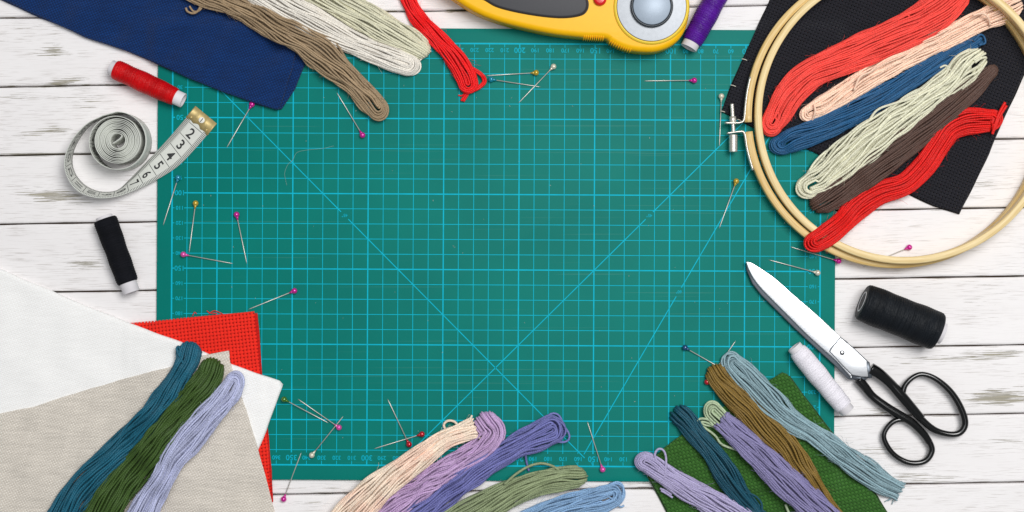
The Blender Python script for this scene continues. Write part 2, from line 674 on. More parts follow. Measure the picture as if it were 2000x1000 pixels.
# ------------------------------------------------------------------ the cutting mat
mat_o = empty("cutting_mat", (MAT_C[0], MAT_C[1], 0), "large green cutting mat printed with a cyan grid, numbers and angle lines", "cutting mat")
n = NT("mat_green")
f1 = n.noise(n.coords(), 14, 3)
f2 = n.noise(n.coords(), 2600, 2)
colm = n.mix(n.rng(f1, 0.3, 0.7, 0, 1), C(0, 115, 106), C(0, 122, 112))
colm = n.mix(n.rng(f2, 0.62, 0.74, 0, 0.10), colm, C(90, 150, 140))
for rz, th_s in ((.5, .70), (-.9, .71), (1.9, .705)):
    scr_n = n.noise(n.mapping(scale=(5, 700, 1), rot=(0, 0, rz)), 1.0, 2)
    colm = n.mix(n.rng(scr_n, th_s, th_s + .03, 0, .14), colm, C(110, 165, 150))
n.link(colm, n.bsdf.inputs['Base Color'])
n.set(Roughness=0.5, Specular_IOR_Level=0.10)
n.bump(n.noise(n.coords(), 2200, 2), 0.18, 0.0002)
corner = []
for cx_, cy_, a0 in ((221, 146, 0), (-221, 146, 90), (-221, -146, 180), (221, -146, 270)):
    for k in range(7):
        a = math.radians(a0 + 15 * k)
        corner.append(mat_local(cx_ + 4 * math.cos(a), cy_ + 4 * math.sin(a)))
obj("board", *prism(corner, 0.05, ZMAT, 0.35), n.mat, mat_o)
ink = plain("cyan_ink", C(2, 178, 203), 0.55, noise_amt=0.08, scale=150, spec=.1)
ink2 = plain("cyan_number_ink", C(2, 168, 190), 0.55, noise_amt=0.08, scale=150, spec=.1)


def G(X, Y):
    """mat scale (mm; zero at the far corner, numbers grow leftwards and downwards) -> table mm"""
    return mat_local(215 - X, 140 - Y)


def strips(lines, z):
    V, F = [], []
    for (x0, y0, x1, y1, w) in lines:
        a, b = np.array(G(x0, y0)), np.array(G(x1, y1))
        d = (b - a) / np.linalg.norm(b - a)
        q = np.array([-d[1], d[0]]) * w / 2
        i = len(V)
        V += [(*(a - q), z), (*(b - q), z), (*(b + q), z), (*(a + q), z)]
        F.append((i, i + 1, i + 2, i + 3))
    return np.array(V), [np.array(F)]


THIN, THICK = 0.43, 0.80
hor, ver, dia = [], [], []
for y in range(10, 280, 10):
    w = THICK if y % 50 == 0 else THIN
    hor.append((8.0, y, 422.0, y, w))
    if y % 10 == 0:
        hor.append((0, y, 1.6, y, w))
        hor.append((428.4, y, 430, y, w))
hor += [(0, 0, 430, 0, 1.0), (0, 280, 430, 280, 1.0)]
for x in range(10, 430, 10):
    w = THICK if x % 50 == 0 else THIN
    ver.append((x, 6.5, x, 271.8, w))
    ver.append((x, 0.5, x, 2.4, w))
    ver.append((x, 277.2, x, 279.6, w))
ver += [(0, 0, 0, 280, 1.0), (430, 0, 430, 280, 1.0)]


def cut_line(x0, y0, x1, y1, gap_at):
    L = math.hypot(x1 - x0, y1 - y0)
    t = gap_at
    g = 3.4 / L
    return [(x0, y0, x0 + (x1 - x0) * (t - g), y0 + (y1 - y0) * (t - g), 0.6), (x0 + (x1 - x0) * (t + g), y0 + (y1 - y0) * (t + g), x1, y1, 0.6)]


dia += cut_line(420, 10, 155.5, 274.5, (420 - 315.5) / (420 - 155.5))
dia += cut_line(10, 10, 272, 272, (113.5 - 10) / 262)
ty = (272 - 164) / 262.0
dia += cut_line(156, 272, 156 - 262 * .5774, 10, ty)
V, F = join([strips(hor, ZMAT + .04), strips(ver, ZMAT + .07), strips(dia, ZMAT + .10)])
obj("grid_lines", V, F, ink, mat_o, shade=False)
letters = []


def put_text(s, X, Y, h, extra=0.0):
    v, f = text2d(s)
    a = math.pi + MAT_ROT + extra
    c, s_ = math.cos(a), math.sin(a)
    x0, y0 = G(X, Y)
    w = v * h
    w = np.stack([x0 + c * w[:, 0] - s_ * w[:, 1], y0 + s_ * w[:, 0] + c * w[:, 1], np.full(len(w), ZMAT + .055)], 1)
    letters.append((w, [np.array([q]) for q in f]))


for x in range(10, 430, 10):
    big = x % 50 == 0
    for Y in (4.3, 275.2):
        put_text(str(x), x, Y, 3.7 if big else 2.8)
for y in range(10, 280, 10):
    big = y % 50 == 0
    for X in (4.9, 425.2):
        put_text(str(y), X, y, 3.4 if big else 2.6)
put_text("45°", 113.5, 113.5, 2.2, 0)
put_text("45°", 315.5, 114.5, 2.2, 0)
put_text("60°", 156 - 108 * .5774, 164, 2.2, 0)
V, F = join(letters)
obj("number_lettering", V, F, ink2, mat_o, shade=False)
marks = []
for X in (150.5, 160.5):
    marks += [(X - .9, 277, X, 279, .35), (X + .9, 277, X, 279, .35)]
V, F = strips(marks, ZMAT + .13)
obj("printed_arrows", V, F, ink2, mat_o, shade=False)


# ------------------------------------------------------------------ cloth
def cloth_mesh(poly, t, spacing=2.6, wrinkle=0.25, base=None, seed=0, edge_wave=0.25, blur=0):
    r_ = np.random.default_rng(seed)
    poly = np.asarray(poly, float)
    if 0.5 * np.sum(poly[:, 0] * np.roll(poly[:, 1], -1) - np.roll(poly[:, 0], -1) * poly[:, 1]) < 0:
        poly = poly[::-1]
    closed = np.vstack([poly, poly[:1]])
    b = []
    for i in range(len(poly)):
        L = np.linalg.norm(closed[i + 1] - closed[i])
        k = max(1, int(L / (spacing * .7)))
        b.append(closed[i] + (closed[i + 1] - closed[i]) * (np.arange(k) / k)[:, None])
    b = np.vstack(b)
    e = np.roll(b, -1, 0) - np.roll(b, 1, 0)
    e /= np.linalg.norm(e, axis=1, keepdims=True) + 1e-9
    nin = np.stack([-e[:, 1], e[:, 0]], 1)
    s = np.cumsum(np.linalg.norm(b - np.roll(b, 1, 0), axis=1))
    ph = r_.uniform(0, 6.28, 4)
    b = b + nin * (edge_wave * (np.sin(s / 9 + ph[0]) + .6 * np.sin(s / 3.7 + ph[1]) + .8 * np.sin(s / 23 + ph[2])))[:, None] * .6
    rr = min(t * .55, 2.2)
    extra = []
    for q in (0.12, 0.4, 0.9, 1.5):
        c = b + nin * rr * q
        d = sdist(c, b)
        extra.append(c[d > rr * q * .85])
    lo, hi = b.min(0), b.max(0)
    gx, gy = np.meshgrid(np.arange(lo[0], hi[0], spacing), np.arange(lo[1], hi[1], spacing))
    g = np.stack([gx.ravel(), gy.ravel()], 1) + r_.uniform(-.15, .15, (gx.size, 2)) * spacing
    g = g[sdist(g, b) > rr * 1.5 + spacing * .5]
    pts = np.vstack([b] + extra + [g])
    nb = len(b)
    edges = [(i, (i + 1) % nb) for i in range(nb)]
    vo, _, fo, orig, _, _ = delaunay_2d_cdt([Vector(p) for p in pts], edges, [], 1, 1e-5)
    xy = np.array([(v.x, v.y) for v in vo])
    F = np.array([f for f in fo if len(f) == 3], int)
    d = np.maximum(sdist(xy, b), 0)
    def soft(q):
        if not blur:
            return height(q)
        acc = 0
        for dx, dy in ((0, 0), (1, 0), (-1, 0), (0, 1), (0, -1), (.6, .6), (-.6, .6), (.6, -.6), (-.6, -.6)):
            acc = acc + height(q + np.array([dx, dy]) * blur)
        return np.maximum(acc / 9, height(q) - .6 if blur < 0 else acc / 9)
    bz = soft(xy)
    z = bz + t - rr + np.sqrt(np.maximum(0, rr * rr - (rr - np.minimum(d, rr)) ** 2))
    w = np.zeros(len(xy))
    for k in range(7):
        a = r_.uniform(0, 6.28)
        wl = r_.uniform(9, 45)
        w += np.sin((xy[:, 0] * math.cos(a) + xy[:, 1] * math.sin(a)) / wl * 6.28 + r_.uniform(0, 6.28)) * wl / 45
    z += wrinkle * w * smoothstep(0, 8, d) * .45
    # skirt from the rim down
    rim = []
    for p in b:
        rim.append(int(np.argmin(((xy - p) ** 2).sum(1))))
    rim = np.array(rim)
    k0 = len(xy)
    bzr = bz[rim]
    low = np.c_[b + nin * rr * .25, bzr + (t - rr) * .5]
    low2 = np.c_[b + nin * rr * .8, bzr + .03]
    V = np.vstack([np.c_[xy, z], low, low2])
    i = np.arange(nb)
    j = (i + 1) % nb
    S1 = np.stack([rim[j], rim[i], k0 + i, k0 + j], 1)
    S2 = np.stack([k0 + j, k0 + i, k0 + nb + i, k0 + nb + j], 1)
    return V, [F, S1, S2]


def cloth(name, label, poly_px, t, ztop, mat, under=None, under_mat=None, cat="cloth", register=True, grow=0.0, **kw):
    """a folded cloth: the leaf on top and, under it, the folded leaf (a part)"""
    poly = PA(poly_px, ztop)
    c = poly.mean(0)
    z0 = float(height(np.clip(c, [-330, -165], [330, 165]))[0])
    root = empty(name, (c[0], c[1], z0), label, cat)
    if under is not None:
        up = PA(under, ztop - t * .5)
        V, F = cloth_mesh(up, t * .55, seed=kw.get('seed', 0) + 9, wrinkle=.1, spacing=4)
        obj("folded_leaf", V, F, under_mat or mat, root)
        LAYERS.append((up, t * .55))
        V, F = cloth_mesh(poly, t * .45, **kw)
        obj("top_leaf", V, F, mat, root)
        LAYERS.append((poly, t * .45))
    else:
        V, F = cloth_mesh(poly, t, **kw)
        obj("top_leaf", V, F, mat, root)
        LAYERS.append((poly, t))
    return root


navy = weave_mat("navy_weave", (12, 56, 116), 1.15, 21, k=0.95, slub=.14, bump=.8, rgb2=(8, 40, 88), blot=.12)
navy_o = cloth("folded_cloth", "folded navy blue woven cloth under the tan, white and cream skeins",
      [(-40, -26), (8, 0), (80, 33), (160, 71), (248, 99), (312, 127), (380, 157), (440, 182), (500, 202), (538, 214), (546, 213), (557, 180), (569, 140), (580, 95), (604, 30), (632, -40)],
      5.0, 7.5, navy,
      under=[(-40, -20), (80, 36), (248, 100), (380, 158), (500, 203), (540, 214), (550, 213), (577, 172), (590, 137), (601, 110), (617, 60), (660, -45)], wrinkle=1.6, seed=3)

red_aida = weave_mat("red_aida_weave", (234, 42, 28), 2.35, -6.5, k=1.12, hole=.37, aida=True, bump=.6, slub=.05)
red_solid = weave_mat("red_aida_shaded_weave", (214, 26, 18), 2.35, -6.5, k=0.9, bump=.7, slub=.05)  # same red cloth darkened: shade behind the holes is in the colour
aida_o = cloth("counted_cloth", "bright red open-weave cloth with square holes under the white cloth",
      [(250, 631), (496, 608), (500, 650), (508, 724), (516, 800), (524, 880), (528, 980), (500, 1010), (330, 1000), (240, 720)], 2.2, 5, red_aida,
      under=[(252, 633), (503, 611), (511, 724), (519, 800), (531, 920), (532, 981), (500, 1012), (330, 1002), (240, 722)], under_mat=red_solid, wrinkle=.12, seed=5, edge_wave=.15)

white = weave_mat("white_weave", (250, 249, 248), 1.35, 22, k=1.0, slub=.025, bump=.28, rgb2=(246, 244, 242))
white_o = cloth("folded_cloth", "white folded cloth lying over the red open-weave cloth",
      [(-60, 500), (0, 527), (40, 546), (100, 569), (160, 596), (240, 627), (360, 671), (408, 692), (452, 711), (500, 729), (545, 744), (552, 751), (550, 760), (536, 797), (520, 841), (502, 883), (440, 1000), (430, 1060), (-60, 1060)],
      4.0, 8, white, wrinkle=.55, seed=6, blur=14)

linen = weave_mat("linen_weave", (220, 213, 203), 1.15, 14, k=1.12, slub=.09, bump=.6, rgb2=(202, 193, 181), blot=.16)
linen_o = cloth("linen_cloth", "natural beige linen cloth lying on the white cloth in the corner",
      [(-60, 822), (0, 808), (60, 797), (128, 773), (208, 750), (280, 729), (340, 715), (394, 695), (446, 685), (449, 706), (470, 770), (490, 828), (501, 864), (516, 930), (532, 1000), (548, 1060), (-60, 1060)],
      1.3, 9.5, linen, wrinkle=.6, seed=8, blur=5)

green = weave_mat("green_weave", (62, 110, 44), 1.75, 33, k=1.05, slub=.18, bump=.9, gap=.26, rgb2=(48, 94, 32))
green_solid = weave_mat("green_shaded_weave", (40, 80, 26), 1.75, 33, k=.9, bump=.8)  # darker copy of the burlap, painting the shade in the gaps between threads
green_o = cloth("burlap_cloth", "folded green coarse burlap cloth under the five lower right skeins",
      [(1528, 727), (1538, 731), (1580, 788), (1620, 840), (1664, 896), (1704, 956), (1735, 1004), (1775, 1065), (1330, 1065), (1304, 1000), (1286, 965), (1256, 915), (1297, 875), (1326, 853), (1400, 803), (1460, 768), (1502, 743)],
      3.4, 6, green,
      under=[(1526, 729), (1544, 734), (1583, 788), (1623, 840), (1667, 896), (1707, 956), (1738, 1004), (1778, 1065), (1328, 1066), (1302, 1002), (1284, 967), (1255, 916), (1297, 877), (1326, 855), (1400, 805), (1460, 770), (1500, 745)], under_mat=green_solid, wrinkle=.5, seed=11)

black = weave_mat("black_aida_weave", (34, 34, 42), 2.2, 23.3, k=.9, hole=.27, aida=True, bump=1.0, slub=.10)
black_solid = weave_mat("black_shaded_weave", (14, 14, 18), 2.2, 23.3, k=.7, bump=.7)  # same black cloth, shade seen through its holes put into the colour
black_o = cloth("counted_cloth", "folded black counted cloth lying under the wooden embroidery hoop",
      [(1522, -50), (1505, 2), (1474, 66), (1449, 123), (1427, 174), (1410, 217), (1438, 230), (1470, 247), (1572, 289), (1612, 306), (1700, 343), (1780, 379), (1824, 400), (1875, 417), (1892, 384), (1933, 300), (1958, 240), (2000, 148), (2060, 10), (2080, -60)],
      2.6, 5, black,
      under=[(1520, -50), (1503, 2), (1472, 66), (1447, 123), (1425, 174), (1409, 218), (1436, 232), (1470, 249), (1572, 291), (1612, 308), (1700, 345), (1780, 381), (1824, 402), (1876, 419), (1894, 384), (1935, 300), (1960, 240), (2002, 148), (2062, 10), (2082, -60)], under_mat=black_solid, wrinkle=.15, seed=13, edge_wave=.12)
stitch_m = plain("pale_stitch", C(205, 200, 185), .8)
for (a, b) in (((1449, 115), (1459, 118)), ((1427, 166), (1437, 169)), ((1407, 217), (1416, 219)), ((1440, 233), (1452, 238))):
    p = np.array([(*P(*a, 5.6), 5.7), (*P((a[0] + b[0]) / 2, (a[1] + b[1]) / 2 - .6, 6), 6.0), (*P(*b, 5.6), 5.7)])
    obj("stitch", *tubes(catmull(p, 4), .28), stitch_m, black_o)


# ------------------------------------------------------------------ skeins of thread
def spine_of(pts, dz=0.0, hfrac=.42, hmax=5.2, ds=1.25, top=None):
    p = np.array([q[:3] for q in pts], float)
    zex = np.array([q[3] if len(q) > 3 else 0.0 for q in pts], float)
    full = np.c_[p, zex]
    c = catmull(full, 14)
    wmm = c[:, 2] / PXMM
    z = np.full(len(c), 6.0)
    for _ in range(3):
        xy = PA(c[:, :2], z)
        h = np.clip(hfrac * wmm, 1.6, hmax)
        nn = np.stack([-np.gradient(xy[:, 1]), np.gradient(xy[:, 0])], 1)
        nn /= np.linalg.norm(nn, axis=1, keepdims=True)
        b = np.maximum.reduce([height(xy), height(xy + nn * wmm[:, None] * .45) - .3, height(xy - nn * wmm[:, None] * .45) - .3])
        z = b + c[:, 3] + dz + h * .8
    q, s = resample(np.c_[xy, wmm, b + c[:, 3] + dz], ds)
    q[:, 3] = smooth(q[:, 3], 6)
    q[:, 2] = smooth(q[:, 2], 3)
    return q, s


def skein(name, label, mat, pts, ends=('off', 'loop'), seed=0, dz=0.0, rs=0.72, hfrac=.42, twist=0.0, mess=1.0, elong=1.15, hole=.13, group=None, dens=1.22, flare=0.0, relief=.8, irregular=1.0):
    R = np.random.default_rng(seed)
    q, s = spine_of(pts, dz, hfrac)
    E, W, BZ = q[:, :2], q[:, 2], q[:, 3]
    n = len(q)
    T = np.gradient(E, axis=0)
    T /= np.linalg.norm(T, axis=1, keepdims=True)
    N = np.stack([-T[:, 1], T[:, 0]], 1)
    H = np.clip(hfrac * W, 1.6, 5.2)
    L = s[-1]
    p0, p1 = R.uniform(0, 6.28, 2)
    und = relief * (.6 + .55 * np.sin(s / 41 * 6.28 + p0) + .45 * np.sin(s / 19 * 6.28 + p1))
    BZ = BZ + np.maximum(und, 0) * smoothstep(0, 12, np.minimum(s, L - s))
    wm = np.percentile(W, 60)
    hm = np.clip(hfrac * wm, 1.6, 5.2)
    per = math.pi * (3 * (wm + hm) - math.sqrt((3 * wm + hm) * (wm + 3 * hm)))
    thetas = []
    for rho, frac in ((1.0, .82), (.60, .5)):
        k = max(3, int(per * rho * frac / (2 * rs) / 2 * dens))
        span0 = -math.radians(60 if rho == 1 else 15)
        th = np.linspace(span0, math.pi / 2 - .06, k) + R.uniform(-.3, .3, k) * (1.5 / k)
        # denser towards the middle of the width, where the eye sees it
        thetas += [(t, rho) for t in th]
    th = np.array([t for t, _ in thetas])
    rho = np.array([r for _, r in thetas])
    K = len(th)
    loop0, loop1 = ends[0] == 'loop', ends[1] == 'loop'
    w_end0, w_end1 = W[0], W[-1]
    # distance to loop ends
    d0, d1 = s, L - s
    fade = np.ones(n)
    hol = np.zeros(n)
    if loop0:
        fade *= .35 + .65 * smoothstep(0, 9, d0)
        hol = np.maximum(hol, 1 - smoothstep(0.2, 2.6 * w_end0, d0))
    if loop1:
        fade *= .35 + .65 * smoothstep(0, 9, d1)
        hol = np.maximum(hol, 1 - smoothstep(0.2, 2.6 * w_end1, d1))
    ph = R.uniform(0, 6.28, 8)
    tw = twist * (np.sin(s / 34 + ph[0]) + .5 * np.sin(s / 17 + ph[1])) * fade

    def side(mirror):
        sg = -1.0 if mirror else 1.0
        a_ = np.where(mirror, math.pi - th, th)[:, None] + tw[None]
        cs, sn = np.cos(a_), np.sin(a_)
        ac = np.abs(cs)
        cs = np.sign(cs) * ((1 - hol) * ac + hol * (hole + (1 - hole) * ac))
        wob = np.zeros((K, n))
        zob = np.zeros((K, n))
        g = np.floor(np.arange(K) / 2.0)
        for j in range(4):
            wl = (70, 38, 21, 12)[j]
            am = (1.25, .75, .30, .10)[j]
            p1 = R.uniform(0, 6.28, K) * .55 + (g * 2.4 + R.uniform(0, 6.28))
            wob += am * np.sin(s[None] / wl * 6.28 + p1[:, None])
            p2 = R.uniform(0, 6.28, K)
            zob += am * .7 * np.sin(s[None] / wl * 6.28 + p2[:, None])
        # shared splits between bundles
        for j in range(3):
            k0 = R.uniform(2, 5)
            wob += .55 * np.sin(k0 * a_ + s[None] / R.uniform(18, 55) * 6.28 + R.uniform(0, 6.28))
        amp = rs * .55 * mess * fade[None]
        lat = np.maximum(W[None] - rs * 1.1, W[None] * .5) * cs * rho[:, None] + wob * amp
        z = BZ[None] + H[None] + (H[None] - .2) * sn * rho[:, None] + zob * amp * .6
        z = np.maximum(z, BZ[None] + rs * .9)
        xyz = np.concatenate([E[None] + lat[..., None] * N[None], z[..., None]], -1)
        return xyz

    def tail(end, arr):
        """append the end treatment at index 0 or -1 of arr (K,n,3)"""
        kind = ends[end]
        i = 0 if end == 0 else -1
        t = -T[0] if end == 0 else T[-1]
        p = arr[:, i]
        base = BZ[i]
        if kind == 'fold':
            k = 7
            ph_ = np.linspace(0, math.pi * .82, k + 1)[1:]
            zr = p[:, 2] - base - rs
            cl = np.clip(((p[:, :2] - E[i]) @ N[i]) / W[i], -1, 1)
            ext = np.maximum(.8, (H[i] * .55 + zr * .55) * R.uniform(.85, 1.15, K) + W[i] * .55 * (np.sqrt(1 - cl * cl) - .6))
            add = np.empty((K, k, 3))
            for m_, f in enumerate(ph_):
                add[:, m_, :2] = p[:, :2] + t * (ext * math.sin(f))[:, None] + (p[:, :2] - E[i]) * ((flare - .22) * math.sin(f))
                add[:, m_, 2] = base + rs + zr * (0.5 + .5 * math.cos(f * 180 / 147.6))
        elif kind == 'cut':
            k = 4
            ext = R.uniform(.3, 3.2, K)
            add = np.empty((K, k, 3))
            for m_ in range(k):
                u = (m_ + 1) / k
                add[:, m_, :2] = p[:, :2] + t * (ext * u)[:, None] + (p[:, :2] - E[i]) * (flare * u * u)
                add[:, m_, 2] = np.maximum(base + rs, p[:, 2] - .5 * u * u)
        else:
            return arr
        return np.concatenate([add[:, ::-1], arr], 1) if end == 0 else np.concatenate([arr, add], 1)

    def arc(end, A, B):
        i = 0 if end == 0 else -1
        t = -T[0] if end == 0 else T[-1]
        aA = (A[:, i, :2] - E[i]) @ N[i]
        aB = (B[:, i, :2] - E[i]) @ N[i]
        md, hf = (aA + aB) / 2, (aA - aB) / 2
        k = 13
        f = np.linspace(0, math.pi, k + 2)[1:-1]
        jit = 1 + R.uniform(-.30, .14, K) * irregular
        skew = R.uniform(-.25, .25) + R.uniform(-.75, .75, K) * (irregular - 1)
        drop = R.uniform(-.4, 1.6, K)
        out = np.empty((K, k, 3))
        for m_, g in enumerate(f):
            u = (1 - math.cos(g)) / 2
            out[:, m_, :2] = E[i] + N[i] * (md + hf * math.cos(g) + skew * np.maximum(np.abs(hf), W[i] * .3) * math.sin(g))[:, None] + t * (np.abs(hf) * elong * math.sin(g) * jit)[:, None]
            out[:, m_, 2] = np.maximum(A[:, i, 2] * (1 - u) + B[:, i, 2] * u - drop * math.sin(g), BZ[i] + rs * .8)
        return out

    A, B = side(False), side(True)
    if loop0 or loop1:
        if loop1:
            A2 = tail(0, A) if not loop0 else A
            B2 = tail(0, B) if not loop0 else B
            B2m = B2[:, ::-1]
            paths = np.concatenate([A2, arc(1, A, B), B2m], 1)
            if loop0:
                a0 = arc(0, A, B)
                paths = np.concatenate([paths, a0[:, ::-1]], 1)
        else:
            A2, B2 = tail(1, A), tail(1, B)
            paths = np.concatenate([A2[:, ::-1], arc(0, A, B), B2], 1)
    else:
        paths = np.concatenate([tail(1, tail(0, A)), tail(1, tail(0, B))], 0)
    V, F = tubes(paths, rs * (1 + R.uniform(-.08, .08, (len(paths), 1)) * np.ones((1, paths.shape[1]))), 6)
    tone = np.repeat(R.normal(0, .5, len(paths)).clip(-1, 1), paths.shape[1] * 6)
    # the heart of the skein
    cut0 = int(w_end0 * 1.0 / 1.25) if loop0 else (2 if ends[0] != 'off' else 0)
    cut1 = int(w_end1 * 1.0 / 1.25) if loop1 else (2 if ends[1] != 'off' else 0)
    sl = slice(cut0, n - cut1)
    cp = np.c_[E, BZ + H * .6][sl]
    ang = np.arange(10) / 10 * 2 * np.pi
    tap = smoothstep(0, 5, np.minimum(np.arange(len(cp)), np.arange(len(cp))[::-1]) * 1.25) * .8 + .2
    CV = np.stack([cp[:, None, 0] + N[sl][:, None, 0] * (W[sl] * .48 * tap)[:, None] * np.cos(ang), cp[:, None, 1] + N[sl][:, None, 1] * (W[sl] * .48 * tap)[:, None] * np.cos(ang),
                   np.maximum(cp[:, None, 2] + (H[sl] * .45 * tap)[:, None] * np.sin(ang), BZ[sl][:, None] + .1)], -1)
    # stray fibres
    nf = int(L * .55)
    fi = R.integers(2, n - 2, nf)
    fs = R.choice([-1, 1], nf) * R.uniform(.55, 1.03, nf)
    f0 = np.c_[E[fi] + N[fi] * (fs * W[fi])[:, None], BZ[fi] + H[fi] * (.9 + .9 * np.sqrt(np.maximum(0, 1 - fs * fs))) + .5]
    fdir = T[fi] * R.choice([-1, 1], nf)[:, None] + N[fi] * (np.sign(fs) * R.uniform(.05, .9, nf))[:, None]
    fl = R.uniform(1.5, 5.5, nf)
    tt_ = np.linspace(0, 1, 5)
    FP = np.stack([np.c_[f0[:, :2] + fdir * (fl * u)[:, None] + N[fi] * (R.uniform(-.6, .6, nf) * u * u)[:, None] * fl[:, None] * .4, np.maximum(f0[:, 2] + R.uniform(-1.2, .8, nf) * u, BZ[fi] + .2)] for u in tt_], 1)
    FV, FF = tubes(FP, .075, 3)
    idx = np.arange(len(cp) * 10).reshape(-1, 10)
    a, b = idx[:-1], idx[1:]
    CF = np.stack([a, np.roll(a, -1, 1), np.roll(b, -1, 1), b], -1).reshape(-1, 4)
    V2, F2 = join([(V, F), (CV.reshape(-1, 3), [CF, idx[:1, ::-1], idx[-1:]]), (FV, FF)])
    tone = np.concatenate([tone, np.zeros(len(CV.reshape(-1, 3)) + len(FV))])
    Mp = paths.shape[1]
    al = np.concatenate([np.zeros((len(paths), 1)), np.cumsum(np.linalg.norm(np.diff(paths, axis=1), axis=2), 1)], 1) + R.uniform(0, 3, (len(paths), 1))
    an = np.arange(6) / 6 * 2 * np.pi
    nc = len(CV.reshape(-1, 3)) + len(FV)
    along = np.concatenate([np.repeat(al.ravel(), 6), np.zeros(nc)])
    ca = np.concatenate([np.tile(np.cos(an), len(paths) * Mp), np.zeros(nc)])
    sa = np.concatenate([np.tile(np.sin(an), len(paths) * Mp), np.zeros(nc)])
    o = obj(name, V2, F2, mat, tone=tone, attrs=dict(along=along, ca=ca, sa=sa))
    return tag(o, label, "thread skein", group)


def strand(name, parent, mat, pts, r=.7, label=None):
    """pts (px,py,z above what lies there)"""
    a = np.array(pts, float)
    z = np.full(len(a), 4.0)
    for _ in range(2):
        xy = PA(a[:, :2], z)
        z = a[:, 2]
    c = catmull(np.c_[xy, z], 8)
    rr = np.full(len(c), r)
    V, F = tubes(c, rr, 6)
    o = obj(name, V, F, mat, parent, tone=np.zeros(len(V)))
    if label:
        o['label'] = label
    return o


GTL = None
K_ = 1.12
TM = {}
for nm, rgb in dict(tan=(150, 128, 100), ivory=(218, 212, 202), cream_green=(206, 203, 178), bright_red=(218, 12, 16), coral=(230, 70, 60), peach=(238, 202, 178),
                    blue=(32, 84, 126), pale_green=(212, 210, 186), brown=(84, 62, 54), scarlet=(214, 20, 14), teal=(20, 88, 110), dark_green=(58, 84, 32),
                    lavender=(174, 178, 208), cream=(234, 214, 194), lilac=(184, 154, 194), periwinkle=(108, 110, 168), sage=(134, 146, 110), light_blue=(128, 162, 198),
                    pale_purple=(164, 156, 190), dark_teal=(18, 72, 90), grey_violet=(128, 122, 162), mint=(166, 182, 150), olive=(124, 98, 42), grey_blue=(132, 158, 166)).items():
    TM[nm] = thread_mat(nm + "_thread", rgb, K_, rgb2=(236, 204, 184) if nm == 'cream' else None)

# top left
cg = skein("thread_skein", "pale green cream skein behind the white skein at the top", TM['cream_green'],
      [(590, -34, 28), (650, -2, 30), (700, 26, 29), (760, 60, 28), (798, 80, 26), (822, 95, 21)], ('off', 'fold'), 21, dz=.2, flare=.1)
tan_s = skein("thread_skein", "tan brown skein trailing from the navy cloth onto the mat", TM['tan'],
      [(360, -30, 24), (405, -8, 22), (440, 4, 20), (500, 32, 24), (550, 58, 26), (592, 78, 29), (628, 103, 34), (657, 132, 28), (690, 163, 22), (720, 194, 24), (738, 213, 22)],
      ('off', 'loop'), 22, mess=1.25, twist=.25, dz=1.2)
ivory_s = skein("thread_skein", "white skein lying between the tan and the pale green skeins", TM['ivory'],
      [(478, -36, 30), (540, 6, 28), (600, 38, 30), (650, 64, 27), (700, 88, 22), (760, 113, 24), (797, 127, 22)], ('off', 'loop'), 23, mess=.8, dz=.6)
strand("loose_strand", tan_s, TM['tan'], [(410, -6, 11), (396, 6, 10), (386, 22, 9), (376, 26, 8.6), (366, 22, 8.4), (363, 15, 8.6)], .8)
strand("loose_strand", tan_s, TM['tan'], [(408, -10, 11), (399, 6, 9.8), (390, 20, 9), (378, 22, 8.6), (370, 12, 8.6)], .7)
strand("loose_strand", ivory_s, TM['ivory'], [(818, 120, 4.5), (826, 112, 5), (834, 100, 5)], .6)
red_s = skein("thread_skein", "bright red skein hanging down onto the mat beside the rotary cutter", TM['bright_red'],
      [(786, -30, 16), (799, 4, 15), (818, 37, 16), (858, 79, 18), (888, 113, 21), (908, 146, 21), (914, 163, 20)], ('off', 'loop'), 24, mess=.75)
strand("loose_loop", red_s, TM['bright_red'], [(922, 132, 6), (938, 142, 6), (947, 152, 5), (947, 162, 4.5), (936, 172, 4.5), (920, 180, 5)], .95)
strand("loose_loop", red_s, TM['bright_red'], [(924, 137, 6), (938, 146, 6), (943, 154, 5), (943, 161, 4.5), (934, 169, 4.5), (920, 176, 5)], .8)
strand("cut_tail", red_s, TM['bright_red'], [(918, 176, 4.5), (911, 188, 3.6), (905, 198, 3.4)], 1.0)
strand("cut_tail", red_s, TM['bright_red'], [(915, 176, 4.5), (907, 188, 3.6), (901, 197, 3.4)], .9)
strand("cut_tail", red_s, TM['bright_red'], [(908, 182, 4), (902, 187, 3.4), (895, 186, 3.3)], .5)

# inside the hoop
coral_s = skein("thread_skein", "thick coral red skein, topmost inside the embroidery hoop", TM['coral'],
      [(1868, -14, 32), (1832, 20, 37), (1780, 55, 35), (1700, 92, 34), (1630, 122, 31), (1580, 147, 29), (1543, 183, 29), (1520, 222, 26), (1508, 240, 22)], ('fold', 'loop'), 31, twist=.3, hole=.10, mess=.7, rs=.66)
strand("loose_loop", coral_s, TM['coral'], [(1778, 34, 11), (1768, 26, 10), (1758, 30, 9), (1762, 38, 9)], .8)
peach_s = skein("thread_skein", "pale peach skein between the coral and the blue skeins", TM['peach'],
      [(1978, 12, 22), (1950, 26, 24), (1900, 48, 20), (1840, 78, 22), (1770, 113, 20), (1700, 150, 22), (1640, 188, 21), (1600, 210, 19), (1580, 221, 16)], ('fold', 'loop'), 32, mess=1.0, rs=.68, twist=.3, hole=.12, dz=.4)
strand("wrapped_strand", peach_s, TM['peach'], [(1934, 50, 10), (1930, 34, 14), (1918, 26, 14), (1900, 30, 13)], .8)
strand("wrapped_strand", peach_s, TM['peach'], [(1712, 128, 12), (1700, 140, 14), (1680, 150, 14), (1668, 176, 12)], .8)
strand("wrapped_strand", peach_s, TM['peach'], [(1590, 204, 12), (1592, 218, 13), (1586, 236, 9)], .8)
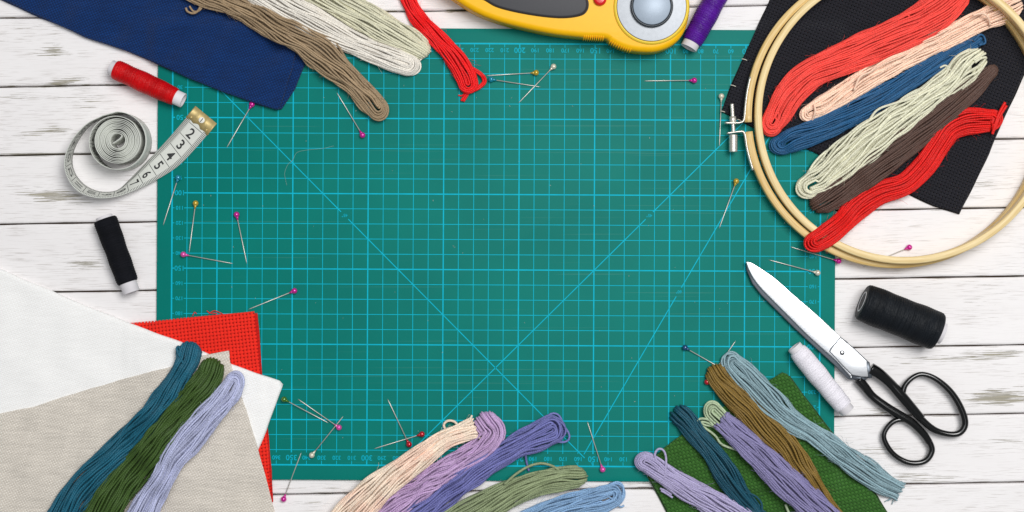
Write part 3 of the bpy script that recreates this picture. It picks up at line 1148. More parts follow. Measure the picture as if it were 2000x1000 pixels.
blue_s = skein("thread_skein", "medium blue skein under the peach skein in the hoop", TM['blue'],
      [(1912, 78, 11), (1880, 96, 15), (1820, 130, 18), (1750, 172, 20), (1680, 212, 24), (1610, 250, 23), (1550, 273, 24), (1526, 284, 20)], ('cut', 'loop'), 33, rs=.66, mess=.8, twist=.3, hole=.12)
strand("loose_loop", blue_s, TM['blue'], [(1902, 80, 8), (1914, 68, 8), (1922, 72, 7), (1924, 84, 7), (1912, 88, 7)], .7)
strand("loose_strand", blue_s, TM['blue'], [(1780, 168, 8), (1755, 186, 7), (1735, 206, 7), (1705, 220, 7)], .8)
strand("loose_strand", blue_s, TM['blue'], [(1650, 250, 7), (1634, 262, 6), (1620, 264, 6)], .5)
pg_s = skein("thread_skein", "pale yellowish green skein with loose splayed strands in the hoop", TM['pale_green'],
      [(1905, 116, 24), (1882, 134, 30), (1850, 165, 25), (1790, 206, 27), (1730, 250, 33), (1670, 294, 36), (1610, 342, 30), (1580, 364, 24)], ('fold', 'loop'), 34, mess=1.35, twist=.3, hole=.15, dz=1.2, dens=.85, rs=.74)
strand("cut_tail", pg_s, TM['pale_green'], [(1902, 118, 12), (1914, 110, 11), (1925, 104, 10)], .9)
strand("cut_tail", pg_s, TM['pale_green'], [(1904, 122, 12), (1916, 114, 11), (1926, 112, 10)], .9)
strand("loose_strand", pg_s, TM['pale_green'], [(1836, 132, 9), (1846, 128, 9), (1853, 134, 9), (1868, 150, 10)], .7)
strand("loose_strand", pg_s, TM['pale_green'], [(1790, 190, 12), (1740, 204, 12), (1712, 216, 11), (1690, 244, 10), (1660, 262, 10)], .85)
brown_s = skein("thread_skein", "dark brown skein beside the pale green skein", TM['brown'],
      [(1938, 138, 13), (1905, 167, 20), (1850, 214, 26), (1790, 264, 27), (1730, 310, 29), (1670, 352, 30), (1625, 381, 28), (1604, 394, 25)], ('fold', 'fold'), 35, mess=.6, twist=.2, rs=.66)
sc_s = skein("thread_skein", "scarlet skein in the hoop with its looped end over the wooden ring", TM['scarlet'],
      [(1932, 236, 22), (1908, 236, 26), (1880, 239, 27), (1852, 254, 24), (1830, 287, 22), (1800, 330, 23), (1765, 361, 22), (1715, 377, 24), (1676, 402, 26), (1648, 432, 22, 4), (1617, 458, 23, 9), (1594, 472, 21, 9)], ('loop', 'loop'), 36, mess=.45, hole=.10, rs=.68)
strand("cut_tail", sc_s, TM['scarlet'], [(1938, 262, 7), (1943, 244, 8), (1952, 220, 8), (1963, 200, 8)], 1.0)
strand("cut_tail", sc_s, TM['scarlet'], [(1938, 262, 7), (1946, 242, 8), (1956, 222, 8), (1966, 206, 8)], .9)

# lower left
teal_s = skein("thread_skein", "dark teal blue skein on the linen, beside the dark green one", TM['teal'],
      [(370, 690, 25), (366, 706, 22), (349, 738, 22), (328, 775, 26), (300, 812, 25), (262, 850, 27), (215, 900, 29), (165, 950, 32), (130, 1000, 30), (100, 1050, 28)], ('fold', 'off'), 41, mess=.9, twist=.25, flare=.12, dens=1.25, rs=.74)
strand("loose_strand", teal_s, TM['teal'], [(358, 710, 17), (350, 694, 15), (345, 682, 14), (349, 677, 14), (354, 690, 15)], .8)
dg_s = skein("thread_skein", "dark moss green skein between the teal and the lavender skeins", TM['dark_green'],
      [(412, 722, 25), (408, 734, 25), (392, 762, 28), (360, 802, 29), (325, 850, 32), (285, 896, 32), (240, 945, 32), (205, 995, 34), (176, 1050, 34)], ('fold', 'off'), 42, mess=1.1, twist=.35, dz=.8, flare=.15, dens=1.2, rs=.76)
strand("loose_strand", dg_s, TM['dark_green'], [(398, 728, 20), (380, 752, 21), (352, 790, 21), (330, 820, 20), (300, 850, 18)], .8)
lav_s = skein("thread_skein", "pale lavender skein lying on the beige linen", TM['lavender'],
      [(458, 748, 20), (448, 766, 23), (430, 788, 24), (400, 823, 26), (368, 858, 29), (340, 893, 26), (322, 930, 22), (298, 970, 26), (278, 1010, 30), (262, 1050, 30)], ('loop', 'off'), 43, mess=1.0, dz=3.6)

# bottom centre
sage_s = skein("thread_skein", "sage green skein with one strand looping free above it", TM['sage'],
      [(1128, 931, 21), (1100, 934, 23), (1060, 942, 24), (1010, 958, 26), (960, 981, 28), (910, 1006, 30), (860, 1035, 30)], ('fold', 'off'), 51, mess=1.1, twist=.3)
strand("loose_loop", sage_s, TM['sage'], [(985, 946, 9), (1005, 928, 9), (1030, 912, 8), (1055, 905, 7), (1076, 909, 7), (1092, 918, 8)], .9)
peri_s = skein("thread_skein", "violet blue skein with an open looped end between lilac and sage", TM['periwinkle'],
      [(1078, 838, 30), (1055, 849, 28), (1015, 868, 24), (970, 893, 24), (925, 921, 26), (885, 952, 25), (850, 981, 25), (812, 1010, 27), (775, 1040, 28)], ('loop', 'off'), 52, mess=1.1, hole=.15, elong=.9, dz=.6, irregular=1.9)
strand("loose_strand", peri_s, TM['periwinkle'], [(1026, 880, 8), (1028, 900, 4), (1033, 920, 3.2)], .8)
lil_s = skein("thread_skein", "lilac skein with its curled end showing beyond the cream one", TM['lilac'],
      [(950, 826, 24), (962, 846, 24), (938, 876, 22), (892, 904, 22), (850, 930, 23), (815, 956, 23), (775, 986, 27), (738, 1018, 30), (695, 1055, 30)], ('fold', 'off'), 53, mess=1.4, twist=.4, flare=.2, dz=2.2)
cream_s = skein("thread_skein", "cream peach skein with a blunt cut end at the bottom", TM['cream'],
      [(922, 836, 20), (904, 843, 19), (870, 858, 18), (840, 880, 21), (800, 908, 25), (760, 936, 28), (725, 966, 32), (690, 1000, 34), (655, 1040, 34)], ('cut', 'off'), 54, mess=.9, twist=.3, flare=.25, dz=3.4)
strand("loose_loop", cream_s, TM['cream'], [(898, 836, 8), (888, 824, 6), (875, 822, 5), (867, 829, 4.5), (870, 838, 5), (880, 843, 6)], .9)
lb_s = skein("thread_skein", "light blue skein at the bottom edge, right of the sage one", TM['light_blue'],
      [(1196, 968, 24), (1170, 978, 28), (1120, 990, 28), (1070, 1008, 30), (1015, 1032, 30)], ('loop', 'off'), 55, mess=1.0, hole=.15, twist=.2, irregular=1.6)
strand("cut_tail", lb_s, TM['light_blue'], [(1205, 985, 4), (1213, 990, 2), (1219, 987, 1.5)], .6)

# lower right, on the green burlap
mint_s = skein("thread_skein", "mint green skein, mostly hidden under the greyish violet one", TM['mint'],
      [(1392, 803, 20), (1410, 822, 20), (1450, 868, 14), (1500, 915, 14), (1540, 960, 14)], ('loop', 'off'), 61, mess=.6, hole=.12, hfrac=.45)
strand("loose_strand", mint_s, TM['mint'], [(1404, 830, 12), (1384, 820, 9), (1368, 818, 7.5), (1362, 826, 7), (1374, 834, 7), (1396, 850, 7.2), (1410, 868, 7.2), (1440, 879, 8.5)], .9)
strand("loose_strand", mint_s, TM['mint'], [(1402, 836, 12), (1382, 826, 8), (1370, 824, 7.5), (1376, 830, 7.5), (1392, 833, 8), (1404, 842, 9)], .8)
strand("loose_strand", mint_s, TM['mint'], [(1534, 985, 7), (1540, 1000, 7), (1548, 1012, 7)], .9)
dt_s = skein("thread_skein", "very dark teal skein with a blunt end on green burlap", TM['dark_teal'],
      [(1330, 812, 22), (1340, 822, 21), (1362, 850, 19), (1388, 880, 20), (1412, 915, 24), (1430, 945, 22), (1450, 973, 18), (1480, 1005, 14)], ('fold', 'cut'), 62, mess=.9, twist=.3, flare=.15)
strand("loose_strand", dt_s, TM['dark_teal'], [(1452, 960, 9), (1474, 968, 7.5), (1487, 982, 7), (1488, 1000, 7)], .7)
gv_s = skein("thread_skein", "greyish violet skein with a cut end lying over the mint one", TM['grey_violet'],
      [(1412, 824, 20), (1424, 835, 21), (1460, 867, 24), (1495, 901, 26), (1530, 936, 29), (1565, 968, 30), (1600, 1000, 30), (1640, 1040, 30)], ('cut', 'off'), 63, mess=1.0, dz=2.4, flare=.1)
ol_s = skein("thread_skein", "golden olive brown skein between the violet and the grey blue ones", TM['olive'],
      [(1400, 731, 22), (1408, 744, 22), (1433, 773, 24), (1465, 804, 25), (1500, 839, 27), (1535, 873, 26), (1560, 909, 24), (1585, 949, 22), (1612, 987, 19), (1645, 1030, 18)], ('fold', 'off'), 64, mess=1.0, twist=.35, flare=.15)
strand("loose_strand", ol_s, TM['cream_green'], [(1428, 792, 9), (1440, 808, 8), (1456, 812, 8.5)], .45)
strand("loose_strand", ol_s, TM['cream_green'], [(1430, 816, 8), (1444, 814, 8), (1458, 806, 9)], .45)
gb_s = skein("thread_skein", "grey blue skein with a frayed end nearest the scissors", TM['grey_blue'],
      [(1432, 710, 20), (1444, 722, 23), (1475, 753, 25), (1510, 789, 26), (1545, 822, 22), (1590, 848, 18), (1635, 882, 22), (1680, 914, 24), (1720, 941, 22), (1752, 957, 18)], ('loop', 'cut'), 65, mess=1.0, hole=.15, irregular=1.5, dz=.5, flare=.15)
strand("loose_strand", gb_s, TM['grey_blue'], [(1690, 890, 6), (1704, 898, 5.5), (1720, 912, 5), (1732, 930, 6)], .55)
for k, e in enumerate(((1742, 985), (1735, 978), (1752, 975), (1728, 980))):
    strand("frayed_strand", gb_s, TM['grey_blue'], [(1742 - 4 * k, 952, 5), ((1746 + e[0]) / 2 + 3, 968 + k, 2.5), (e[0], e[1], 1.2)], .3)
ps_s = skein("thread_skein", "pale purple skein with a small standing loop, leftmost on burlap", TM['pale_purple'],
      [(1260, 901, 20), (1276, 910, 21), (1306, 931, 21), (1346, 956, 23), (1390, 981, 26), (1430, 1007, 28), (1480, 1045, 28)], ('loop', 'off'), 66, mess=.9, hole=.12)
strand("loose_loop", ps_s, TM['pale_purple'], [(1284, 906, 11), (1279, 888, 11), (1286, 877, 11), (1296, 880, 11), (1301, 896, 12), (1299, 925, 13), (1296, 940, 11)], .8)
strand("cut_tail", ps_s, TM['pale_purple'], [(1312, 966, 8), (1300, 958, 7), (1289, 954, 6.5)], .8)
strand("cut_tail", ps_s, TM['pale_purple'], [(1314, 972, 8), (1302, 964, 7), (1291, 958, 6.5)], .8)


# ------------------------------------------------------------------ spools
def thread_body(axis0, axis1, r0, r1, bulge, seed, pitch=.42, n=64):
    R = np.random.default_rng(seed)
    L = np.linalg.norm(np.array(axis1) - np.array(axis0))
    t = np.linspace(0, L, int(L / .16))
    u = t / L
    ang = np.arange(n) / n * 2 * np.pi
    prof = r0 + (r1 - r0) * u + bulge * np.sin(math.pi * u)
    prof *= 1 - .10 * np.exp(-u * L / .9) - .10 * np.exp(-(1 - u) * L / .9)
    lump = .16 * np.sin(t / 5.1 + R.uniform(0, 6)) + .12 * np.sin(t / 2.3 + R.uniform(0, 6))
    A, T_ = np.meshgrid(ang, t)
    slope = np.sin(T_ / 7.0 + R.uniform(0, 6)) * .9
    ridge = .11 * np.abs(np.sin(math.pi * T_ / pitch + A * .5 + slope * np.sin(A))) + .10 * np.sin(2 * math.pi * T_ / 1.5 - 2 * A + 2 * np.sin(T_ / 8))
    tone = .7 * np.sin(T_ / R.uniform(2.2, 3.4) + 1.2 * np.sin(A + T_ / 6)) * np.sin(T_ / 5.3 + A) + np.repeat(R.normal(0, .28, (len(t), 1)), n, 1) + R.normal(0, .2, A.shape)
    V, F = lathe_r(t, (prof + lump)[:, None] + ridge, axis0, axis1)
    return V, F, tone.ravel()


def spool(label, name, A, B, r, tube, rt, mat, seed, tube_mat, z=None, tilt=0.0, bulge=.2, ext=(4, 4), solid=False):
    """A,B photo pixels of the thread's two ends; r (start,end) px radius; ext = bare tube beyond each end, mm"""
    r0, r1 = r[0] / PXMM, r[1] / PXMM
    rm = max(r0, r1) + bulge
    mid = P((A[0] + B[0]) / 2, (A[1] + B[1]) / 2, 10)
    zb = float(height(mid)[0]) if z is None else z
    zc = zb + rm
    a = np.array([*P(*A, zc), zc])
    b = np.array([*P(*B, zc), zc])
    b[2] += tilt
    d = (b - a) / np.linalg.norm(b - a)
    root = empty(name, (*((a + b) / 2)[:2], zb), label, "thread spool")
    V, F, tone = thread_body(a, b, r0, r1, bulge, seed)
    obj("wound_thread", V, F, mat, root, tone=tone)
    ti = rt / PXMM
    L = np.linalg.norm(b - a)
    prof = [(-ext[0], ti - .9), (-ext[0], ti - .15), (-ext[0] + .15, ti), (L + ext[1] - .15, ti), (L + ext[1], ti - .15), (L + ext[1], ti - .9), (L + ext[1] - 9, ti - 1.0), (L + ext[1] - 9, .05)]
    prof = ([(-ext[0] + .3, .05), (-ext[0] + .3, ti - 1.0)] if solid else [(-ext[0] + 9, .05), (-ext[0] + 9, ti - 1.0)]) + prof
    V, F = lathe(prof, a, a + d, 48, False)
    obj("tube", V, F, tube_mat, root)
    return root


def wound(name, rgb, k=1.0, spec=.4, rough=.5, sheen=.1, tonek=.26):
    n = NT(name)
    mul = n.node('ShaderNodeVectorMath', operation='SCALE')
    mul.inputs[0].default_value = C(*rgb, k)[:3]
    n.link(n.m('MULTIPLY_ADD', n.attr("tone"), tonek, 1.0), mul.inputs['Scale'])
    n.link(mul.outputs[0], n.bsdf.inputs['Base Color'])
    n.set(Roughness=rough, Specular_IOR_Level=spec, Sheen_Weight=sheen)
    n.bump(n.m('MULTIPLY_ADD', n.attr("tone"), .5, n.noise(n.coords(), 1200, 2)), .8, .0004)
    return n.mat


paper_tube = plain("white_card_tube", C(226, 222, 226), .6, noise_amt=.03)
spool("small spool of red thread on a white tube beside the measuring tape", "thread_spool", (225, 135), (344, 190), (19.3, 18.2), 1, 14.5, wound("red_wound_thread", (204, 2, 10), 1.0, .25, .42, 0), 1, paper_tube, z=2.0, tilt=1.6, ext=(3.2, 5.6))
spool("spool of purple thread beside the rotary cutter's blade", "thread_spool", (1420, -45), (1350, 84), (22, 20.5), 1, 16.5, wound("purple_wound_thread", (80, 16, 140), 1.0, .3, .42, 0), 2, paper_tube, tilt=2.5, ext=(4, 4.2))
spool("slim spool of black thread with a white tube on the worn planks", "thread_spool", (205, 428), (250, 552), (22.5, 20), 1, 16.5, wound("black_wound_thread", (17, 18, 24), 1.0, .16, .8, 0), 3, paper_tube, ext=(2.0, 7.0))
spool("fat spool of black thread on the planks right of the scissors", "thread_spool", (1684, 589), (1832, 648), (36.5, 37.5), 1, 21, wound("black_glossy_thread", (16, 21, 27), 1.0, .26, .55, 0), 4, paper_tube, bulge=.1, ext=(.25, 3.5), solid=True)
spool("spool of white thread lying beside the scissor blade", "thread_spool", (1557, 684), (1648, 794), (18.5, 17.5), 1, 14.5, wound("white_wound_thread", (244, 240, 248), 1.0, .2, .6, .1, .05), 5, paper_tube, bulge=.5, ext=(3.2, 4.2))

# ------------------------------------------------------------------ measuring tape
tape_o = empty("measuring_tape", (*P(228, 275, 0), 0), "rolled pale grey measuring tape with a brass end lying on the planks", "measuring tape")
Tpx = [(388, 247, 3.0), (376, 294 - 30, 3.0), (348, 305, 3.0), (0, 0, 0)]
T_edge = [(421, 243, 3.1), (404, 264, 3.1), (376, 296, 3.2), (348, 324, 3.4), (320, 343, 3.8), (294, 357, 5), (262, 372, 7.5), (226, 384, 11), (188, 386, 14.5), (152, 373, 17), (131, 345, 18), (126, 312, 18.6), (140, 275, 19), (168, 243, 19), (200, 226, 19)]
B_edge = [(381, 210, 3.1), (364, 230, 3.1), (342, 256, 3.0), (318, 283, 2.9), (296, 306, 2.9), (276, 327, 2.4), (254, 350, 1.8), (228, 372, 1.0), (194, 374, .4), (164, 360, .1), (145, 334, .05), (142, 304, .05), (155, 272, .05), (178, 244, .05), (206, 229, .05)]
TE = np.array([(*P(x, y, z), z) for x, y, z in T_edge])
BE = np.array([(*P(x, y, z), z) for x, y, z in B_edge])
cc = np.array(P(228.5, 274.5, 19))


def seed_xy(r, a):
    return np.array([cc[0] + r * math.cos(a), cc[1] + r * math.sin(a)])


# the spiral, from the place the loop meets the roll inwards (clockwise as seen from above going in)
spx = []
a_start = math.radians(100)
a = a_start
r_loose, r_tight = 55.5 / PXMM, 44.5 / PXMM
turns_loose = 1.15
for k in range(1, 46):
    u = k / 45
    spx.append(seed_xy(r_loose + (r_tight + .4 - r_loose) * smoothstep(.55, 1.0, u), a_start - u * turns_loose * 2 * math.pi))
a2 = a_start - turns_loose * 2 * math.pi
NT_ = 10
steps = NT_ * 40
for k in range(1, steps + 1):
    u = k / steps
    r = r_tight + (15.0 / PXMM - r_tight) * u + .05 * math.sin(k * .37)
    r -= .28 * smoothstep(.35, .37, u) + .4 * smoothstep(.74, .76, u) - .3 * u
    a = a2 - u * NT_ * 2 * math.pi
    spx.append(seed_xy(r, a))
ae = a2 - NT_ * 2 * math.pi
for k in range(1, 8):
    u = k / 7
    spx.append(seed_xy(15.0 / PXMM * (1 - u * 1.75), ae - .25 * min(1, u * 2)))
spx = np.array(spx)
spT = np.c_[spx, np.full(len(spx), 19.0) + .15 * np.sin(np.arange(len(spx)) * .09)]
spB = np.c_[spx, np.full(len(spx), .05)]
Tc = np.vstack([catmull(TE, 12), spT])
Bc = np.vstack([catmull(BE, 12), spB])
mid = (Tc + Bc) / 2
sm = np.concatenate([[0], np.cumsum(np.linalg.norm(np.diff(mid, axis=0), axis=1))])
sgrid = np.concatenate([np.arange(0, 190, .8), np.arange(190, sm[-1], .9)])
Tg = np.stack([np.interp(sgrid, sm, Tc[:, i]) for i in range(3)], 1)
Bg = np.stack([np.interp(sgrid, sm, Bc[:, i]) for i in range(3)], 1)


def tape_pt(s_, v_, off=0.0):
    """s along the tape from its brass end, v across (0 = left edge, 1 = right edge)"""
    s_ = np.asarray(s_, float)
    v_ = np.asarray(v_, float)
    f = lambda q: (np.stack([np.interp(q, sgrid, Bg[:, i]) for i in range(3)], -1), np.stack([np.interp(q, sgrid, Tg[:, i]) for i in range(3)], -1))
    b_, t_ = f(s_)
    p = b_ + (t_ - b_) * v_[..., None]
    if off:
        b2, t2 = f(s_ + .5)
        b1, t1 = f(s_ - .5)
        ds_ = ((b2 + t2) - (b1 + t1)) / 2
        nn = np.cross(t_ - b_, ds_)
        nn /= np.linalg.norm(nn, axis=-1, keepdims=True) + 1e-9
        p = p + nn * off
    return p


th = .42
nv = 5
S2, V2 = np.meshgrid(sgrid, np.linspace(0, 1, nv), indexing='ij')
topv = tape_pt(S2, V2, th / 2)
botv = tape_pt(S2, V2, -th / 2)
m = len(sgrid)
ring = np.concatenate([topv, botv[:, ::-1]], 1)
idx = np.arange(m * 2 * nv).reshape(m, 2 * nv)
a, b = idx[:-1], idx[1:]
Ft = [np.stack([a, b, np.roll(b, -1, 1), np.roll(a, -1, 1)], -1).reshape(-1, 4), idx[:1], idx[-1:, ::-1]]
tape_m = plain("tape_vinyl", C(210, 212, 205), .5, noise_amt=.03, scale=200)
obj("tape_band", ring.reshape(-1, 3), Ft, tape_m, tape_o, shade=False)
side_ = 1.0
ti = tape_pt(np.array([20.0]), np.array([.5]), 1.0)[0]
if ti[2] < tape_pt(np.array([20.0]), np.array([.5]), 0.0)[0][2]:
    side_ = -1.0
OFF = side_ * (th / 2 + .06)
mk = []
for q in range(9, 330):
    w_ = .17
    Lk = .30 if q % 10 == 0 else (.17 if q % 5 == 0 else .13)
    spans = [(0.01, 1 - .01)] if q % 10 == 0 else [(0.01, .01 + .17), (1 - .18, 1 - .01)]
    w = .17 if q % 10 == 0 else .17
    for v0, v1 in spans:
        vv = np.array([v0, v1, v1, v0]) if q % 10 else None
        if q % 10 == 0:
            pts_v = np.linspace(v0, v1, 5)
            A_ = tape_pt(np.full(5, q - w), pts_v, OFF)
            B_ = tape_pt(np.full(5, q + w), pts_v, OFF)
            qd = np.array([(i, i + 1, 6 + i, 5 + i) for i in range(4)])
            mk.append((np.vstack([A_, B_]), [qd]))
        else:
            p = tape_pt(np.array([q - w, q - w, q + w, q + w]), np.array([v0, v1, v1, v0]), OFF)
            mk.append((p, [np.array([(0, 1, 2, 3)])]))
for num in range(2, 30):
    v, f = text2d(str(num))
    hgt = 6.9 if num < 10 else 6.0
    s_ = num * 10 - 5 - v[:, 1] * hgt
    vv = .5 + v[:, 0] * hgt / 19.0
    mk.append((tape_pt(s_, vv, OFF), [np.array([q]) for q in f]))
V, F = join(mk)
obj("scale_lettering", V, F, plain("tape_ink", C(30, 32, 34), .6), tape_o, shade=False)
brass = plain("brass", C(196, 174, 118), .5, .4, noise_amt=.12, scale=700, bump=.1)
# brass end cap, wrapped over the end with a scalloped lower edge
vs = np.linspace(-.02, 1.02, 41)
edge_s = 9.2 - 0.9 * np.abs(np.sin(vs * math.pi * 3)) - 1.0 * np.exp(-((vs - .5) / .16) ** 2)
A_ = tape_pt(np.full(41, -.0) + 0.02, vs, side_ * .55) + 0
d_end = (tape_pt(np.array([0.]), np.array([.5]))[0] - tape_pt(np.array([4.]), np.array([.5]))[0]) / 4
A_ = A_ + d_end * 1.0
B_ = tape_pt(edge_s, vs, side_ * .55)
A2, B2 = A_ - [0, 0, .9], B_ - [0, 0, .9]
V = np.vstack([A_, B_, B2, A2])
i = np.arange(40)
F = [np.stack([o_ + i, o_ + i + 1, (o_ + 41 + i + 1) % 164, (o_ + 41 + i) % 164], 1) for o_ in (0, 41, 82, 123)]
F += [np.array([[0, 41, 82, 123]]), np.array([[40, 163, 122, 81]])]
cap = obj("brass_end", V, F, brass, tape_o, shade=False)
for v0 in (.13, .87):
    c0 = tape_pt(np.array([6.6]), np.array([v0]), side_ * .6)[0]
    obj("rivet", *sphere(c0, .9, sz=.6), brass, cap)
c0 = tape_pt(np.array([3.6]), np.array([.5]), side_ * .6)[0]
disc = obj("number_disc", *lathe([(0, 2.0), (.15, 2.0), (.22, 1.85)], c0, c0 + [0, 0, 1], 28), plain("disc_white", C(232, 230, 220), .5), cap)
v, f = text2d("1")
ax = d_end / np.linalg.norm(d_end)
rx = np.array([-(-ax[1]) * 1.0, -ax[0], 0]) if False else np.array([ax[1], -ax[0], 0])
pts3 = c0 + (v[:, :1] * 2.9) * rx + (v[:, 1:] * 2.9) * np.array([ax[0], ax[1], 0]) + [0, 0, .28]
obj("disc_numeral", pts3, [np.array([q]) for q in f], plain("disc_ink", C(24, 24, 26), .6), disc, shade=False)

# ------------------------------------------------------------------ rotary cutter
ZC = 3.0
cut_o = empty("rotary_cutter", (*P(1170, 0, 0), ZMAT), "yellow rotary cutter with black grip, red button and round steel blade", "rotary cutter")
yel = plain("yellow_plastic", C(253, 188, 0), .42, noise_amt=.02, spec=.32)
low_edge = [(760, -120), (800, -72), (850, -28), (890, 0), (918, 18), (950, 33), (990, 46), (1050, 60), (1090, 67), (1138, 72), (1180, 74), (1190, 80), (1208, 90), (1232, 98), (1258, 101), (1282, 100), (1306, 92), (1326, 77), (1340, 54), (1347, 22), (1344, -8), (1334, -34), (1312, -58), (1280, -72)]
up_edge = [(1240, -76), (1200, -88), (1140, -92), (1060, -100), (980, -122), (900, -160), (850, -185), (800, -190), (765, -165)]
outline = catmull(np.array(low_edge + up_edge + low_edge[:1], float), 6)[:-1]
V, F = prism(PA(outline, 20), ZC, 20, 3.8, 6)
obj("handle_body", V, F, yel, cut_o)
grip = catmull(np.array([(870, -50), (905, -22), (946, 0), (974, 15), (1030, 28), (1090, 35), (1130, 31), (1145, 20), (1147, 2), (1136, -14), (1110, -28), (1040, -46), (960, -70), (900, -86), (868, -74), (870, -50)], float), 6)[:-1]
obj("grip", *prism(PA(grip, 21), 19.5, 21.8, 1.6, 5), plain("black_rubber", C(46, 46, 52), .55, noise_amt=.05, scale=900, bump=.15), cut_o)
seam = PA(grip, 20)
cs_ = seam.mean(0)
obj("grip_rim", *prism(cs_ + (seam - cs_) * 1.018, 19.0, 20.15, .1, 2), plain("rim_rubber", C(22, 22, 24), .6), cut_o)
bx, by = P(1172, -2, 22)
obj("button", *lathe([(0, 4.3), (2.6, 4.2), (3.3, 3.6), (3.6, 2.4), (3.7, .05)], (bx, by, 19.2), (bx, by, 20.2), 32), plain("red_plastic", C(214, 20, 22), .3, noise_amt=.02, coat=.3), cut_o)
hx, hy = P(1273, 12, 23)
obj("head_rim", *lathe([(0, 25.0), (1.6, 24.6), (2.2, 23.6), (2.3, 22.9), (1.2, 22.8), (1.2, .1)], (hx, hy, 19.2), (hx, hy, 20.2), 96), plain("pale_rim", C(240, 205, 60), .4, noise_amt=.02), cut_o)
steel = plain("brushed_steel", C(206, 212, 220), .30, 1.0, noise_amt=.05, scale=400)
bl = obj("blade", *lathe([(0, 22.5), (.45, 22.55), (.5, 22.3), (.52, .1)], (hx, hy, 21.3), (hx, hy, 22.3), 96), plain("blade_steel", C(182, 186, 192), .5, .25, noise_amt=.05, scale=400), cut_o)
obj("hub_ring", *lathe([(0, 14.0), (2.0, 13.9), (2.6, 13.4), (2.6, 12.5), (1.9, 12.3), (1.9, .1)], (hx, hy, 21.7), (hx, hy, 22.7), 72), plain("hub_black", C(42, 50, 58), .35, noise_amt=.03), cut_o)
obj("hub_cap", *lathe([(0, 12.2), (.5, 12.15), (.8, 11.8), (.82, .1)], (hx, hy, 23.55), (hx, hy, 24.55), 72), plain("hub_cap_grey", C(166, 179, 194), .45, .15, noise_amt=.03), cut_o)


def teeth(path_px, n_, z0, z1):
    p, _ = resample(PA(path_px, 12), .1)
    q = np.array([p[int(k)] for k in np.linspace(0, len(p) - 1, n_ * 2 + 1)])
    out = []
    for k in range(n_):
        a_, b_ = q[2 * k], q[2 * k + 1]
        d = (b_ - a_) / np.linalg.norm(b_ - a_)
        nn_ = np.array([d[1], -d[0]])
        poly = [a_ - nn_ * 3.0, b_ - nn_ * 3.0, b_ + nn_ * 1.9 - d * .1, a_ + nn_ * 1.9 + d * .1]
        out.append(prism(poly, z0, z1))
    return join(out)


V, F = teeth([(1139, 73), (1160, 74), (1180, 75)], 10, 6, 19.2)
obj("thumb_ridges", V, F, yel, cut_o, shade=False)
V, F = teeth([(1191, 81), (1208, 90), (1234, 98.5)], 10, 6, 19.2)
obj("thumb_ridges", V, F, yel, cut_o, shade=False)

# ------------------------------------------------------------------ scissors
sci_o = empty("scissors", (*P(1660, 700, 0), 0), "steel dressmaking scissors with black handles, closed, across the mat's edge", "scissors")


def steel_mat(name, rough, k=1.0):
    n = NT(name)
    f = n.noise(n.mapping(scale=(260, 900, 200), rot=(0, 0, .85)), 1.0, 3)
    n.link(n.mix(f, C(214, 217, 222, k), C(240, 241, 244, k)), n.bsdf.inputs['Base Color'])
    n.set(Metallic=.92, Roughness=rough)
    n.bump(f, .10, .0002)
    return n.mat


blade_m = steel_mat("scissor_steel", .30)
edge_m = plain("shaded_edge_steel", C(112, 118, 126), .4, .8, noise_amt=.05)  # darkened copy of the blade steel: the lower bevel's shadow is in the colour
upper = [(1457, 511), (1464, 511.5), (1474, 516), (1506, 537), (1528, 555), (1550, 575), (1594, 613), (1641, 657), (1660, 676), (1664, 734), (1657, 731), (1632, 704), (1606, 681), (1572, 650), (1550, 628), (1506, 584), (1484, 561), (1470, 542), (1461, 524)]
V, F = prism(PA(catmull(np.array(upper + upper[:1], float), 4)[:-1], 8), 6.4, 8.0, .6, 3)
obj("upper_blade", V, F, blade_m, sci_o)
lower = [(1457.5, 512), (1458, 528), (1469, 554), (1486, 576), (1505, 595), (1549, 639), (1593, 680), (1626, 710), (1657, 741), (1672, 742), (1690, 715), (1640, 662), (1560, 590), (1500, 540)]
V, F = prism(PA(lower, 5.5), 4.4, 6.2, .5, 2)
obj("lower_blade", V, F, edge_m, sci_o)
plate = [(1641, 660), (1650, 666), (1668, 681), (1697, 708), (1701, 736), (1682, 736), (1664, 732), (1648, 716), (1634, 701), (1621, 687), (1624, 681)]
groove_ = PA(plate, 8.4)
groove_ = groove_.mean(0) + (groove_ - groove_.mean(0)) * 1.045
obj("plate_groove", *prism(groove_, 6.3, 8.25, .1, 2), plain("groove_shade", C(84, 88, 94), .4, .7), sci_o)  # added dark strip, stands in for the shaded groove around the plate
V, F = prism(PA(plate, 8.6), 6.3, 8.8, .45, 3)
obj("pivot_plate", V, F, steel_mat("plate_steel", .38, .84), sci_o)
cb = [(1692, 706), (1698, 707), (1703, 738), (1696, 739)]
obj("plate_end", *prism(PA(cb, 8.9), 6.3, 9.2, .3, 2), edge_m, sci_o)
sx_, sy_ = P(1645, 689, 9)
obj("pivot_screw", *sphere((sx_, sy_, 8.7), 1.75, sz=.55), plain("screw_steel", C(190, 190, 192), .25, 1.0), sci_o)
gloss = plain("black_enamel", C(8, 8, 9), .13, noise_amt=.03, spec=.5, coat=.35)


def bar(keys, z, flat=1.0):
    c = catmull(np.array(keys, float), 10)
    xy = PA(c[:, :2], z)
    zz = c[:, 3] if c.shape[1] > 3 else np.full(len(c), z)
    V, F = tubes(np.c_[xy, zz], c[:, 2] / PXMM, 14)
    return V, F


